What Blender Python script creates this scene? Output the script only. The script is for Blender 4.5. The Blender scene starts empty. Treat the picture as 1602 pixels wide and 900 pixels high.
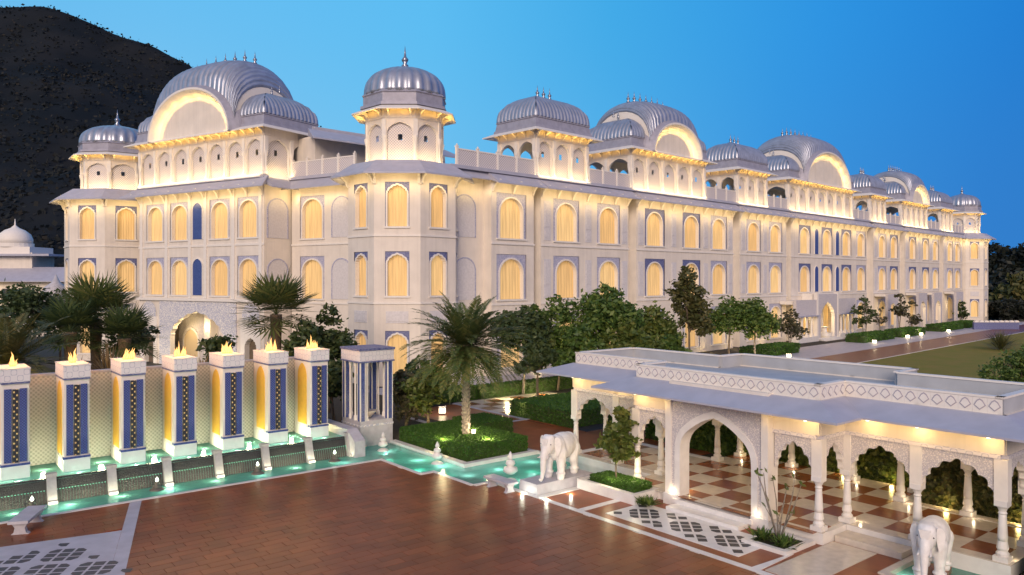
import bpy, bmesh, math, random
import numpy as np
from mathutils import Matrix, Vector
R=random.Random(7); NR=np.random.RandomState(5)
sc=bpy.context.scene; col=sc.collection
# ---------------------------------------------------------------- camera
cam=bpy.data.objects.new('camera',bpy.data.cameras.new('camera')); col.objects.link(cam); sc.camera=cam
cam.location=(0,0,9); cam.rotation_euler=(math.radians(90),0,0)
cam.data.sensor_width=36; cam.data.lens=1200/1602*36; cam.data.shift_y=-13/1602; cam.data.clip_end=5000; cam.data.clip_start=.5
sc.view_settings.view_transform='Standard'; sc.view_settings.look='None'; sc.view_settings.exposure=0; sc.view_settings.gamma=1
sc.render.engine='CYCLES'; sc.cycles.use_denoising=True; sc.cycles.max_bounces=6; sc.cycles.diffuse_bounces=3
sc.cycles.glossy_bounces=3; sc.cycles.transmission_bounces=4; sc.cycles.transparent_max_bounces=8
sc.cycles.caustics_reflective=False; sc.cycles.caustics_refractive=False; sc.cycles.sample_clamp_indirect=4
# ---------------------------------------------------------------- dusk sky
def lin(c): return tuple(((x/255)/12.92 if x/255<=.04045 else ((x/255+.055)/1.055)**2.4) for x in c)
W=bpy.data.worlds.new('World'); sc.world=W; W.use_nodes=True
nt=W.node_tree; N=nt.nodes; Lk=nt.links; N.clear()
def nn(t,**k):
    n=N.new(t)
    for a,b in k.items(): setattr(n,a,b)
    return n
out=nn('ShaderNodeOutputWorld'); bg=nn('ShaderNodeBackground'); Lk.new(bg.outputs[0],out.inputs[0])
tc=nn('ShaderNodeTexCoord'); sp=nn('ShaderNodeSeparateXYZ'); Lk.new(tc.outputs['Generated'],sp.inputs[0])
def ramp(stops,src):
    r=nn('ShaderNodeValToRGB'); e=r.color_ramp.elements
    while len(e)>1: e.remove(e[-1])
    for i,(p,c) in enumerate(stops):
        q=e[0] if i==0 else e.new(p)
        q.position=p; q.color=(*lin(c),1)
    Lk.new(src,r.inputs[0]); return r
mr=nn('ShaderNodeMapRange'); mr.inputs[1].default_value=-1; mr.inputs[2].default_value=1; Lk.new(sp.outputs[0],mr.inputs[0])
lo=ramp([(0,(140,196,228)),(.28,(148,204,236)),(.42,(126,198,238)),(.56,(96,180,234)),(.66,(66,150,220)),(.76,(52,128,206)),(1,(42,108,184))],mr.outputs[0])
hi=ramp([(0,(96,178,232)),(.3,(104,190,242)),(.45,(92,188,242)),(.56,(66,170,232)),(.68,(46,148,226)),(.8,(26,120,208)),(1,(20,98,178))],mr.outputs[0])
mz=nn('ShaderNodeMapRange'); mz.inputs[1].default_value=0; mz.inputs[2].default_value=.36; mz.interpolation_type='SMOOTHSTEP'; Lk.new(sp.outputs[2],mz.inputs[0])
mx=nn('ShaderNodeMix',data_type='RGBA'); Lk.new(mz.outputs[0],mx.inputs[0]); Lk.new(lo.outputs[0],mx.inputs[6]); Lk.new(hi.outputs[0],mx.inputs[7])
mz2=nn('ShaderNodeMapRange'); mz2.inputs[1].default_value=.36; mz2.inputs[2].default_value=1; Lk.new(sp.outputs[2],mz2.inputs[0])
mxz=nn('ShaderNodeMix',data_type='RGBA'); Lk.new(mz2.outputs[0],mxz.inputs[0]); Lk.new(mx.outputs[2],mxz.inputs[6]); mxz.inputs[7].default_value=(*lin((70,110,165)),1)
mg=nn('ShaderNodeMapRange'); mg.inputs[1].default_value=.35; mg.inputs[2].default_value=-.9; mg.interpolation_type='SMOOTHSTEP'; Lk.new(sp.outputs[1],mg.inputs[0])
mxg=nn('ShaderNodeMix',data_type='RGBA'); Lk.new(mg.outputs[0],mxg.inputs[0]); Lk.new(mxz.outputs[2],mxg.inputs[6]); mxg.inputs[7].default_value=(*lin((184,176,196)),1)
Lk.new(mxg.outputs[2],bg.inputs[0]); bg.inputs[1].default_value=1.0
# ---------------------------------------------------------------- afterglow (soft low sun behind the camera)
sl=bpy.data.lights.new('sun','SUN'); sl.energy=2.5; sl.angle=math.radians(25); sl.color=(1,.80,.64)
so=bpy.data.objects.new('sun',sl); col.objects.link(so)
so.rotation_euler=Vector((.10,.93,-.34)).to_track_quat('-Z','Y').to_euler()
# ================================================================= frames
TA=math.atan2(1479,1200)
def frame(x,y,deg,z=0): return Matrix.Translation((x,y,z))@Matrix.Rotation(math.radians(deg),4,'Z')
FL=frame(-8.811,64.151,44)           # long wing: x along, -y outward
FW=frame(-23.8,73.65,-31.5)          # left wing: x negative to the left
phiF=math.degrees(math.atan2(-math.sin(TA),math.cos(TA)))   # local -Y -> -dA
FF=Matrix.Translation((-6.68,38.298,0))@Matrix.Rotation(math.radians(phiF),4,'Z')  # x=-b, y=a
def T(x,y,z=0): return Matrix.Translation((x,y,z))
def RZ(d): return Matrix.Rotation(math.radians(d),4,'Z')
# ================================================================= materials
MATS={}
def mat(name,base=(.8,.8,.8),rough=.6,metal=0,var=0,vscale=3,bump=0,bscale=20,emit=None,es=0,col2=None,kind=None,spec=.5):
    m=bpy.data.materials.new(name); m.use_nodes=True; MATS[name]=m
    t=m.node_tree; p=t.nodes['Principled BSDF']; L=t.links
    p.inputs['Base Color'].default_value=(*base,1); p.inputs['Roughness'].default_value=rough; p.inputs['Metallic'].default_value=metal
    p.inputs['Specular IOR Level'].default_value=spec
    g=t.nodes.new('ShaderNodeNewGeometry')
    if var:
        n=t.nodes.new('ShaderNodeTexNoise'); n.inputs['Scale'].default_value=vscale; n.inputs['Detail'].default_value=5
        L.new(g.outputs['Position'],n.inputs['Vector'])
        r=t.nodes.new('ShaderNodeValToRGB'); c2=col2 or tuple(x*(1-var) for x in base)
        r.color_ramp.elements[0].position=.32; r.color_ramp.elements[1].position=.68
        r.color_ramp.elements[0].color=(*c2,1); r.color_ramp.elements[1].color=(*base,1)
        L.new(n.outputs[0],r.inputs[0]); L.new(r.outputs[0],p.inputs['Base Color'])
    if bump:
        n2=t.nodes.new('ShaderNodeTexNoise'); n2.inputs['Scale'].default_value=bscale; n2.inputs['Detail'].default_value=4
        L.new(g.outputs['Position'],n2.inputs['Vector'])
        b=t.nodes.new('ShaderNodeBump'); b.inputs['Strength'].default_value=bump; b.inputs['Distance'].default_value=.05
        L.new(n2.outputs[0],b.inputs['Height']); L.new(b.outputs[0],p.inputs['Normal'])
    if emit: p.inputs['Emission Color'].default_value=(*emit,1); p.inputs['Emission Strength'].default_value=es
    return m
def obj_noise(m,fn):
    """custom node tweak"""
    t=m.node_tree; fn(t,t.nodes,t.links,t.nodes['Principled BSDF'])
    return m
def leafmat(name,c1,c2,c3,rough=.55):
    m=mat(name,c1,rough)
    t=m.node_tree; g=[n for n in t.nodes if n.type=='NEW_GEOMETRY'][0]; p=t.nodes['Principled BSDF']
    r=t.nodes.new('ShaderNodeValToRGB'); e=r.color_ramp.elements
    e[0].color=(*c1,1); e[1].color=(*c3,1); q=e.new(.55); q.color=(*c2,1)
    t.links.new(g.outputs['Random Per Island'],r.inputs[0]); t.links.new(r.outputs[0],p.inputs['Base Color'])
    tr=t.nodes.new('ShaderNodeBsdfTranslucent'); t.links.new(r.outputs[0],tr.inputs[0])
    mxs=t.nodes.new('ShaderNodeMixShader'); mxs.inputs[0].default_value=.3
    o=[n for n in t.nodes if n.type=='OUTPUT_MATERIAL'][0]
    t.links.new(p.outputs[0],mxs.inputs[1]); t.links.new(tr.outputs[0],mxs.inputs[2]); t.links.new(mxs.outputs[0],o.inputs[0])
    return m
plaster=mat('plaster',(.78,.71,.63),.75,var=.10,vscale=.8,bump=.12,bscale=9)
def _st(t,N,L,p):
    src=p.inputs['Base Color'].links[0].from_socket; g=[n for n in N if n.type=='NEW_GEOMETRY'][0]; mp=N.new('ShaderNodeMapping'); mp.inputs['Scale'].default_value=(2.2,2.2,.10); L.new(g.outputs['Position'],mp.inputs['Vector'])
    n=N.new('ShaderNodeTexNoise'); n.inputs['Scale'].default_value=1; n.inputs['Detail'].default_value=6; n.inputs['Roughness'].default_value=.65; L.new(mp.outputs[0],n.inputs['Vector'])
    mr=N.new('ShaderNodeMapRange'); mr.inputs[1].default_value=.38; mr.inputs[2].default_value=.55; mr.inputs[3].default_value=.93; mr.inputs[4].default_value=1; L.new(n.outputs[0],mr.inputs[0])
    vm=N.new('ShaderNodeVectorMath'); vm.operation='SCALE'; L.new(src,vm.inputs[0]); L.new(mr.outputs[0],vm.inputs['Scale']); L.new(vm.outputs[0],p.inputs['Base Color'])
obj_noise(plaster,_st)
plaster2=mat('plaster_panel',(.68,.65,.66),.7,var=.14,vscale=6,bump=.2,bscale=14)
trim=mat('trim_white',(.80,.75,.69),.6,var=.06,vscale=4)
eave_m=mat('eave_stone',(.44,.44,.52),.55,var=.12,vscale=1.4,bump=.08)
zinc=mat('dome_zinc',(.42,.45,.54),.38,metal=.55,var=.25,vscale=1.2,bump=.1,bscale=6)
zincd=mat('dome_band',(.38,.37,.44),.55,metal=.15,var=.2,vscale=2,bump=.35,bscale=16)
gilt=mat('finial_metal',(.32,.34,.40),.3,metal=.8)
bluetile=mat('blue_tile',(.022,.04,.18),.3,var=.5,vscale=16,col2=(.08,.12,.34))
bluepaint=mat('spandrel_blue',(.06,.07,.20),.5,var=.5,vscale=9,col2=(.20,.22,.38))
greypaint=mat('spandrel_grey',(.27,.29,.45),.5,var=.4,vscale=9,col2=(.55,.53,.61))
curtain=mat('curtain',(.55,.38,.18),.85)
def _cur(t,N,L,p):
    oi=N.new('ShaderNodeObjectInfo'); r=N.new('ShaderNodeValToRGB'); e=r.color_ramp.elements
    e[0].color=(.74,.43,.15,1); e[1].color=(.98,.66,.28,1); L.new(oi.outputs['Random'],r.inputs[0])
    tcn=N.new('ShaderNodeTexCoord'); s=N.new('ShaderNodeSeparateXYZ'); L.new(tcn.outputs['Object'],s.inputs[0])
    w=N.new('ShaderNodeTexNoise'); w.noise_dimensions='2D'; w.inputs['Scale'].default_value=1
    cb=N.new('ShaderNodeCombineXYZ'); mu=N.new('ShaderNodeMath'); mu.operation='MULTIPLY'; mu.inputs[1].default_value=5
    L.new(s.outputs[0],mu.inputs[0]); L.new(mu.outputs[0],cb.inputs[0]); m2=N.new('ShaderNodeMath'); m2.operation='MULTIPLY'; m2.inputs[1].default_value=.25
    L.new(s.outputs[2],m2.inputs[0]); L.new(m2.outputs[0],cb.inputs[1]); L.new(cb.outputs[0],w.inputs['Vector'])
    mr=N.new('ShaderNodeMapRange'); mr.inputs[1].default_value=.3; mr.inputs[2].default_value=.7; mr.inputs[3].default_value=.30; mr.inputs[4].default_value=.56
    L.new(w.outputs[0],mr.inputs[0]); L.new(r.outputs[0],p.inputs['Emission Color']); L.new(mr.outputs[0],p.inputs['Emission Strength'])
obj_noise(curtain,_cur)
def carved(name,c1,c2,scale=3.0,thr=.45):
    m=mat(name,c1,.6)
    def f(t,N,L,p):
        tcn=N.new('ShaderNodeTexCoord')
        v=N.new('ShaderNodeTexVoronoi'); v.feature='DISTANCE_TO_EDGE'; v.inputs['Scale'].default_value=scale; L.new(tcn.outputs['Object'],v.inputs['Vector'])
        n=N.new('ShaderNodeTexNoise'); n.inputs['Scale'].default_value=scale*.8; n.inputs['Distortion'].default_value=2.5; L.new(tcn.outputs['Object'],n.inputs['Vector'])
        r=N.new('ShaderNodeValToRGB'); r.color_ramp.elements[0].position=thr; r.color_ramp.elements[1].position=thr+.08
        r.color_ramp.elements[0].color=(*c2,1); r.color_ramp.elements[1].color=(*c1,1)
        a=N.new('ShaderNodeMath'); a.operation='MULTIPLY_ADD'; a.inputs[1].default_value=.9; L.new(v.outputs[0],a.inputs[0]); L.new(n.outputs[0],a.inputs[2])
        L.new(a.outputs[0],r.inputs[0]); L.new(r.outputs[0],p.inputs['Base Color'])
        b=N.new('ShaderNodeBump'); b.inputs['Strength'].default_value=.7; b.inputs['Distance'].default_value=.04; L.new(r.outputs[0],b.inputs['Height']); L.new(b.outputs[0],p.inputs['Normal'])
    return obj_noise(m,f)
linegrey=mat('line_grey',(.40,.37,.42),.6)
bronze=mat('dark_bronze_stone',(.13,.11,.09),.5)
pier_m=mat('pier_stone',(.36,.34,.37),.5,var=.25,vscale=4,bump=.1)
roofpaint=mat('roof_paint',(.46,.47,.49),.55,var=.15,vscale=1.2,bump=.05)
carve=carved('carved_marble',(.72,.67,.64),(.50,.47,.50),13,.60)
carveblue=carved('carved_blue',(.76,.73,.70),(.44,.45,.55),5.5,.58)
def jali(name,c1,c2,sx,sz,off=True,th=(.48,.62)):
    m=mat(name,c1,.65)
    def f(t,N,L,p):
        tcn=N.new('ShaderNodeTexCoord'); s=N.new('ShaderNodeSeparateXYZ'); L.new(tcn.outputs['Object'],s.inputs[0])
        def wv(sock,k):
            a=N.new('ShaderNodeMath'); a.operation='MULTIPLY'; a.inputs[1].default_value=k; L.new(sock,a.inputs[0])
            c=N.new('ShaderNodeMath'); c.operation='SINE'; L.new(a.outputs[0],c.inputs[0]); return c.outputs[0]
        ad=N.new('ShaderNodeMath'); ad.operation='ADD'; L.new(s.outputs[0],ad.inputs[0]); L.new(s.outputs[1],ad.inputs[1])
        mm=N.new('ShaderNodeMath'); mm.operation='MULTIPLY'; L.new(wv(ad.outputs[0],sx),mm.inputs[0]); L.new(wv(s.outputs[2],sz),mm.inputs[1])
        r=N.new('ShaderNodeValToRGB'); r.color_ramp.elements[0].position=th[0]; r.color_ramp.elements[1].position=th[1]
        r.color_ramp.elements[0].color=(*c1,1); r.color_ramp.elements[1].color=(*c2,1)
        
        if 'frieze' in name:
            q=r.color_ramp.elements.new(.66); q.color=(*c1,1); r.color_ramp.elements[0].position=.50; r.color_ramp.elements[1].position=.58
            r.color_ramp.elements[0].color=(*c1,1); r.color_ramp.elements[1].color=(*c2,1)
        m5=N.new('ShaderNodeMapRange'); m5.inputs[1].default_value=-1; L.new(mm.outputs[0],m5.inputs[0]); L.new(m5.outputs[0],r.inputs[0])
        L.new(r.outputs[0],p.inputs['Base Color'])
    return obj_noise(m,f)
jali_m=jali('jali_screen',(.68,.63,.62),(.40,.37,.40),26,26)
wallpat=jali('fountain_wall_pattern',(.74,.71,.64),(.50,.48,.42),34,34)
frieze_m=jali('frieze_pattern',(.70,.66,.68),(.36,.36,.46),14,13,True)
marble=mat('white_marble',(.80,.77,.74),.35,var=.12,vscale=2.5,bump=.05)
marble_b=mat('grey_marble',(.52,.50,.54),.45,var=.2,vscale=3,bump=.08)
statue=mat('statue_marble',(.86,.84,.81),.5,var=.15,vscale=5,bump=.3,bscale=22)
brown=mat('brown_stone',(.27,.072,.024),.36,spec=.3,var=.35,vscale=.9,bump=.05,bscale=30)
def _br(t,N,L,p):
    oi=N.new('ShaderNodeObjectInfo'); g=N.new('ShaderNodeNewGeometry'); a=N.new('ShaderNodeMath'); a.operation='ADD'
    L.new(oi.outputs['Random'],a.inputs[0]); L.new(g.outputs['Random Per Island'],a.inputs[1])
    f=N.new('ShaderNodeMath'); f.operation='FRACT'; L.new(a.outputs[0],f.inputs[0])
    mr=N.new('ShaderNodeMapRange'); mr.inputs[3].default_value=.80; mr.inputs[4].default_value=1.2; L.new(f.outputs[0],mr.inputs[0])
    src=p.inputs['Base Color'].links[0].from_socket; vm=N.new('ShaderNodeVectorMath'); vm.operation='SCALE'; L.new(src,vm.inputs[0]); L.new(mr.outputs[0],vm.inputs['Scale'])
    L.new(vm.outputs[0],p.inputs['Base Color'])
obj_noise(brown,_br)
grout=mat('grout',(.22,.060,.021),.35)
beige=mat('beige_marble',(.62,.55,.47),.25,var=.15,vscale=4)
terracotta=mat('terracotta_tile',(.26,.095,.04),.25,var=.2,vscale=4)
latt_dark=mat('lattice_grey',(.045,.045,.055),.5,var=.3,vscale=8)
path_m=mat('path_paving',(.50,.48,.52),.5,var=.2,vscale=1.5,bump=.1)
lawn_m=mat('lawn',(.20,.20,.045),.95,var=.4,vscale=.5,bump=.6,bscale=30,col2=(.25,.20,.06),spec=.1)
soil=mat('soil',(.035,.03,.02),.9,var=.4,vscale=1.5,bump=.5,bscale=12)
yellow=mat('yellow_niche',(.82,.50,.07),.5,var=.1,vscale=5)
mosaic=jali('gold_mosaic',(.02,.02,.03),(.75,.52,.22),30,24,th=(.74,.86))
bluepat=jali('blue_pattern',(.022,.032,.16),(.09,.12,.33),55,55)
slate=mat('wet_slate',(.028,.028,.034),.18,var=.4,vscale=12,bump=.8,bscale=25)
darkbox=mat('dark_recess',(.03,.028,.03),.8)
warmroom=mat('lit_interior',(.7,.55,.32),.8)
bark=mat('bark',(.16,.12,.085),.85,var=.4,vscale=8,bump=.8,bscale=14)
palebark=mat('pale_bark',(.36,.31,.25),.8,var=.5,vscale=9,bump=.8,bscale=16)
flame_m=mat('flame',(1,.6,.2),.8,emit=(1,.50,.12),es=5)
def _fl(t,N,L,p):
    o=[n for n in N if n.type=='OUTPUT_MATERIAL'][0]; lw=N.new('ShaderNodeLayerWeight'); lw.inputs[0].default_value=.35; tr=N.new('ShaderNodeBsdfTransparent'); mx=N.new('ShaderNodeMixShader')
    em=N.new('ShaderNodeEmission'); rp=N.new('ShaderNodeValToRGB'); rp.color_ramp.elements[0].color=(1,.62,.20,1); rp.color_ramp.elements[1].color=(1,.20,.015,1); L.new(lw.outputs['Facing'],rp.inputs[0]); L.new(rp.outputs[0],em.inputs[0]); em.inputs[1].default_value=2.1
    mr=N.new('ShaderNodeMapRange'); mr.inputs[1].default_value=.12; mr.inputs[2].default_value=.9; L.new(lw.outputs['Facing'],mr.inputs[0]); L.new(mr.outputs[0],mx.inputs[0]); L.new(em.outputs[0],mx.inputs[1]); L.new(tr.outputs[0],mx.inputs[2]); L.new(mx.outputs[0],o.inputs[0])
obj_noise(flame_m,_fl)
lamp_m=mat('lamp_glow',(1,.85,.6),.8,emit=(1,.82,.50),es=7)
poollamp_m=mat('pool_lamp_glow',(1,1,.9),.8,emit=(.9,1,.8),es=8)
leaf=leafmat('leaf_green',(.05,.105,.022),(.09,.16,.03),(.18,.24,.05))
leafd=leafmat('leaf_dark',(.038,.07,.025),(.065,.10,.032),(.11,.14,.045))
leafy=leafmat('leaf_yellow_green',(.06,.10,.018),(.12,.165,.03),(.19,.20,.045))
leafp=leafmat('leaf_pale',(.05,.06,.03),(.09,.09,.045),(.16,.14,.07))
leafo=leafmat('leaf_olive',(.06,.075,.024),(.10,.105,.032),(.17,.145,.05))
leafpalm=leafmat('palm_leaf',(.06,.095,.03),(.115,.15,.04),(.20,.19,.06))
hedge_l=leafmat('hedge_leaf',(.035,.10,.010),(.055,.14,.014),(.085,.18,.02))
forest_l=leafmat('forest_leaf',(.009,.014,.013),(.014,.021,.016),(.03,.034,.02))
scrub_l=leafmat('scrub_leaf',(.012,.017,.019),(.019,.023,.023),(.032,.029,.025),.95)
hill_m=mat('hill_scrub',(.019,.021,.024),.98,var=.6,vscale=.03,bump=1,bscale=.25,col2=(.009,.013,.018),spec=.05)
# water: clear surface over tiled basin
water=bpy.data.materials.new('water'); water.use_nodes=True
t=water.node_tree; t.nodes.clear(); o_=t.nodes.new('ShaderNodeOutputMaterial'); tr=t.nodes.new('ShaderNodeBsdfTransparent'); tr.inputs[0].default_value=(.45,.86,.78,1)
gl=t.nodes.new('ShaderNodeBsdfGlossy'); gl.inputs['Roughness'].default_value=.06; fr=t.nodes.new('ShaderNodeFresnel'); fr.inputs[0].default_value=1.33
mxx=t.nodes.new('ShaderNodeMixShader'); nz=t.nodes.new('ShaderNodeTexNoise'); nz.inputs['Scale'].default_value=5; nz.inputs['Detail'].default_value=3; gg=t.nodes.new('ShaderNodeNewGeometry')
bp=t.nodes.new('ShaderNodeBump'); bp.inputs['Strength'].default_value=.35; bp.inputs['Distance'].default_value=.05
df=t.nodes.new('ShaderNodeBsdfDiffuse'); df.inputs[0].default_value=(.30,.72,.62,1); tl=t.nodes.new('ShaderNodeBsdfTranslucent'); tl.inputs[0].default_value=(.42,.92,.80,1)
m3=t.nodes.new('ShaderNodeMixShader'); m3.inputs[0].default_value=.5; m4=t.nodes.new('ShaderNodeMixShader'); m4.inputs[0].default_value=.55
for a,b in ((df.outputs[0],m3.inputs[1]),(tl.outputs[0],m3.inputs[2]),(tr.outputs[0],m4.inputs[1]),(m3.outputs[0],m4.inputs[2])): t.links.new(a,b)
for a,b in ((gg.outputs['Position'],nz.inputs['Vector']),(nz.outputs[0],bp.inputs['Height']),(bp.outputs[0],gl.inputs['Normal']),(bp.outputs[0],fr.inputs['Normal']),(fr.outputs[0],mxx.inputs[0]),(m4.outputs[0],mxx.inputs[1]),(gl.outputs[0],mxx.inputs[2]),(mxx.outputs[0],o_.inputs[0])): t.links.new(a,b)
pooltile=mat('pool_tile',(.10,.50,.38),.4,var=.3,vscale=3,col2=(.16,.62,.46))
# ================================================================= mesh helpers
class MB:
    def __init__(s): s.v=[]; s.f=[]; s.m=[]
    def quad(s,a,b,c,d,m=0):
        i=len(s.v); s.v+= [a,b,c,d]; s.f.append((i,i+1,i+2,i+3)); s.m.append(m)
    def box(s,x0,x1,y0,y1,z0,z1,m=0,tx=0,ty=0):
        i=len(s.v)
        s.v+=[(x0,y0,z0),(x1,y0,z0),(x1,y1,z0),(x0,y1,z0),(x0+tx,y0+ty,z1),(x1-tx,y0+ty,z1),(x1-tx,y1-ty,z1),(x0+tx,y1-ty,z1)]
        for q in ((3,2,1,0),(4,5,6,7),(0,1,5,4),(1,2,6,5),(2,3,7,6),(3,0,4,7)): s.f.append(tuple(i+k for k in q)); s.m.append(m)
        return s
    def prism(s,P,a0,a1,axis='z',m=0):
        """extrude 2-D polygon P. axis z: P=(x,y); axis y: P=(x,z); axis x: P=(y,z)"""
        n=len(P); i=len(s.v)
        g={'z':lambda p,a:(p[0],p[1],a),'y':lambda p,a:(p[0],a,p[1]),'x':lambda p,a:(a,p[0],p[1])}[axis]
        s.v+=[g(p,a0) for p in P]+[g(p,a1) for p in P]
        s.f.append(tuple(range(i+n-1,i-1,-1))); s.f.append(tuple(range(i+n,i+2*n))); s.m+=[m,m]
        for k in range(n): s.f.append((i+k,i+(k+1)%n,i+n+(k+1)%n,i+n+k)); s.m.append(m)
        return s
    def lathe(s,prof,seg=16,c=(0,0,0),m=0,rib=0,ribk=0,rot=0,squash=1):
        i=len(s.v)
        for (r,z) in prof:
            for k in range(seg):
                a=2*math.pi*k/seg+rot; rr=r*(1+rib*(abs(math.cos(a*ribk/2))-.5)) if rib else r
                s.v.append((c[0]+rr*math.cos(a),c[1]+rr*math.sin(a)*squash,c[2]+z))
        for j in range(len(prof)-1):
            for k in range(seg):
                a=i+j*seg+k; b=i+j*seg+(k+1)%seg; s.f.append((a,b,b+seg,a+seg)); s.m.append(m)
        s.f.append(tuple(i+k for k in reversed(range(seg)))); s.m.append(m)
        s.f.append(tuple(i+(len(prof)-1)*seg+k for k in range(seg))); s.m.append(m)
        return s
    def tube(s,path,rad,seg=7,m=0):
        path=[Vector(p) for p in path]; i=len(s.v); n=len(path)
        for j,p in enumerate(path):
            d=(path[min(j+1,n-1)]-path[max(j-1,0)]).normalized(); u=d.cross(Vector((.3,.9,.1))).normalized(); w=d.cross(u)
            r=rad[j] if hasattr(rad,'__len__') else rad
            for k in range(seg):
                a=2*math.pi*k/seg; q=p+(u*math.cos(a)+w*math.sin(a))*r; s.v.append(tuple(q))
        for j in range(n-1):
            for k in range(seg):
                a=i+j*seg+k; b=i+j*seg+(k+1)%seg; s.f.append((a,b,b+seg,a+seg)); s.m.append(m)
        s.f.append(tuple(i+k for k in reversed(range(seg)))); s.m.append(m); s.f.append(tuple(i+(n-1)*seg+k for k in range(seg))); s.m.append(m)
        return s
    def ring_oct(s,r0,z0,r1,z1,m=0,seg=8,rot=22.5,c=(0,0)):
        pass
    def mesh(s,name,mats,smooth=False,weld=False):
        me=bpy.data.meshes.new(name); me.from_pydata(s.v,[],s.f)
        for q in (mats if isinstance(mats,(list,tuple)) else [mats]): me.materials.append(q)
        if any(s.m): me.polygons.foreach_set('material_index',s.m)
        if weld:
            b=bmesh.new(); b.from_mesh(me); bmesh.ops.remove_doubles(b,verts=b.verts,dist=1e-4); b.to_mesh(me); b.free()
        if smooth: me.polygons.foreach_set('use_smooth',[True]*len(me.polygons))
        me.update(); return me
WM={}
def put(name,me,M=None,parent=None,**props):
    o=bpy.data.objects.new(name,me); col.objects.link(o); M=M if M is not None else Matrix()
    WM[o]=M
    if parent is not None: o.parent=parent; o.matrix_basis=WM[parent].inverted()@M
    else: o.matrix_basis=M
    for k,v in props.items(): o[k]=v
    return o
def thing(name,label,cat,M=None,group=None,me=None):
    o=put(name,me,M); o['label']=label; o['category']=cat
    if group: o['group']=group
    return o
def struct(name,me,M=None,parent=None):
    o=put(name,me,M,parent)
    if parent is None: o['kind']='structure'
    return o
def light(name,kind,M,power,color,**k):
    l=bpy.data.lights.new(name,kind); l.energy=power; l.color=color
    for a,b in k.items(): setattr(l,a,b)
    o=bpy.data.objects.new(name,l); col.objects.link(o); o.matrix_basis=M; return o
WARM=(1,.72,.32); GOLD=(1,.70,.30); WARMW=(1,.80,.52)
def strip(Fr,x0,x1,y,z,dir,power_m,color=WARM,width=.12):
    """LED strip along local x at (y,z), shining along dir (local)"""
    c=Fr@Vector(((x0+x1)/2,y,z)); d=(Fr.to_3x3()@Vector(dir)).normalized(); xa=(Fr.to_3x3()@Vector((1,0,0))).normalized()
    za=-d; ya=za.cross(xa).normalized(); M=Matrix((xa,ya,za)).transposed().to_4x4(); M.translation=c
    light('led_strip','AREA',M,power_m*(x1-x0),color,shape='RECTANGLE',size=x1-x0,size_y=width)
def point(p,power,color=WARM,r=.08): light('lamp_light','POINT',T(*p),power,color,shadow_soft_size=r)
def arch_pts(w,h,rise,kind='round',n=20,cusps=7,cd=.10):
    hs=h-rise; P=[(-w/2,0),(-w/2,hs)]
    if kind in('cusp','bigcusp'): n=cusps*5
    for i in range(1,n):
        a=math.pi*(1-i/n); c,s_=math.cos(a),math.sin(a)
        if kind=='round': x,z=c,s_
        elif kind=='point': x=c; z=s_**.85*.86+.14*(1-abs(c))**1.2
        else:
            k=1-cd*(1-abs(math.sin(cusps*(math.pi-a))))-.0
            x=c*k; z=(s_*.87+.13*max(0,1-abs(c)*1.6))*k if True else s_
        P.append((x*w/2,hs+z*rise))
    P+=[(w/2,hs),(w/2,0)]
    return P
def arch_panel(mb,W_,H_,P,y0,y1,m=0,mi=None,xc=0,z0=0,rev=True):
    """rect W_xH_ with arched opening P from the floor, between y0 (front) and y1 (back)"""
    mi=m if mi is None else mi
    hs=P[1][1]; inn=[(x,z) for x,z in P]; outp=[]
    for x,z in inn:
        if z<=hs+1e-6: outp.append((W_/2*(1 if x>0 else -1),z))
        else:
            dx,dz=x,z-hs; k=1e9
            if abs(dx)>1e-6: k=min(k,(W_/2)/abs(dx))
            if dz>1e-6: k=min(k,(H_-hs)/dz)
            outp.append((dx*k,hs+dz*k))
    def q(y,flip):
        for i in range(len(inn)-1):
            a,b,c,d=inn[i],inn[i+1],outp[i+1],outp[i]
            vs=[(xc+p[0],y,z0+p[1]) for p in (a,b,c,d)]
            if flip: vs.reverse()
            mb.quad(*vs,m)
            s1=abs(abs(c[0])-W_/2)<1e-5; s2=abs(abs(d[0])-W_/2)<1e-5
            if s1!=s2:
                cx=W_/2*(1 if (c[0]+d[0])>0 else -1); k=len(mb.v)
                tri=[(xc+d[0],y,z0+d[1]),(xc+c[0],y,z0+c[1]),(xc+cx,y,z0+H_)]
                if not flip: tri.reverse()
                mb.v+=tri; mb.f.append((k,k+1,k+2)); mb.m.append(m)
    q(y0,False); q(y1,True)
    for i in range(len(inn)-1):
        a,b=inn[i],inn[i+1]; mb.quad((xc+a[0],y0,z0+a[1]),(xc+a[0],y1,z0+a[1]),(xc+b[0],y1,z0+b[1]),(xc+b[0],y0,z0+b[1]),mi)
    for (a,b) in (((-W_/2,0),(-W_/2,H_)),((-W_/2,H_),(W_/2,H_)),((W_/2,H_),(W_/2,0))):
        mb.quad((xc+b[0],y0,z0+b[1]),(xc+b[0],y1,z0+b[1]),(xc+a[0],y1,z0+a[1]),(xc+a[0],y0,z0+a[1]),m)
    return mb
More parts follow.
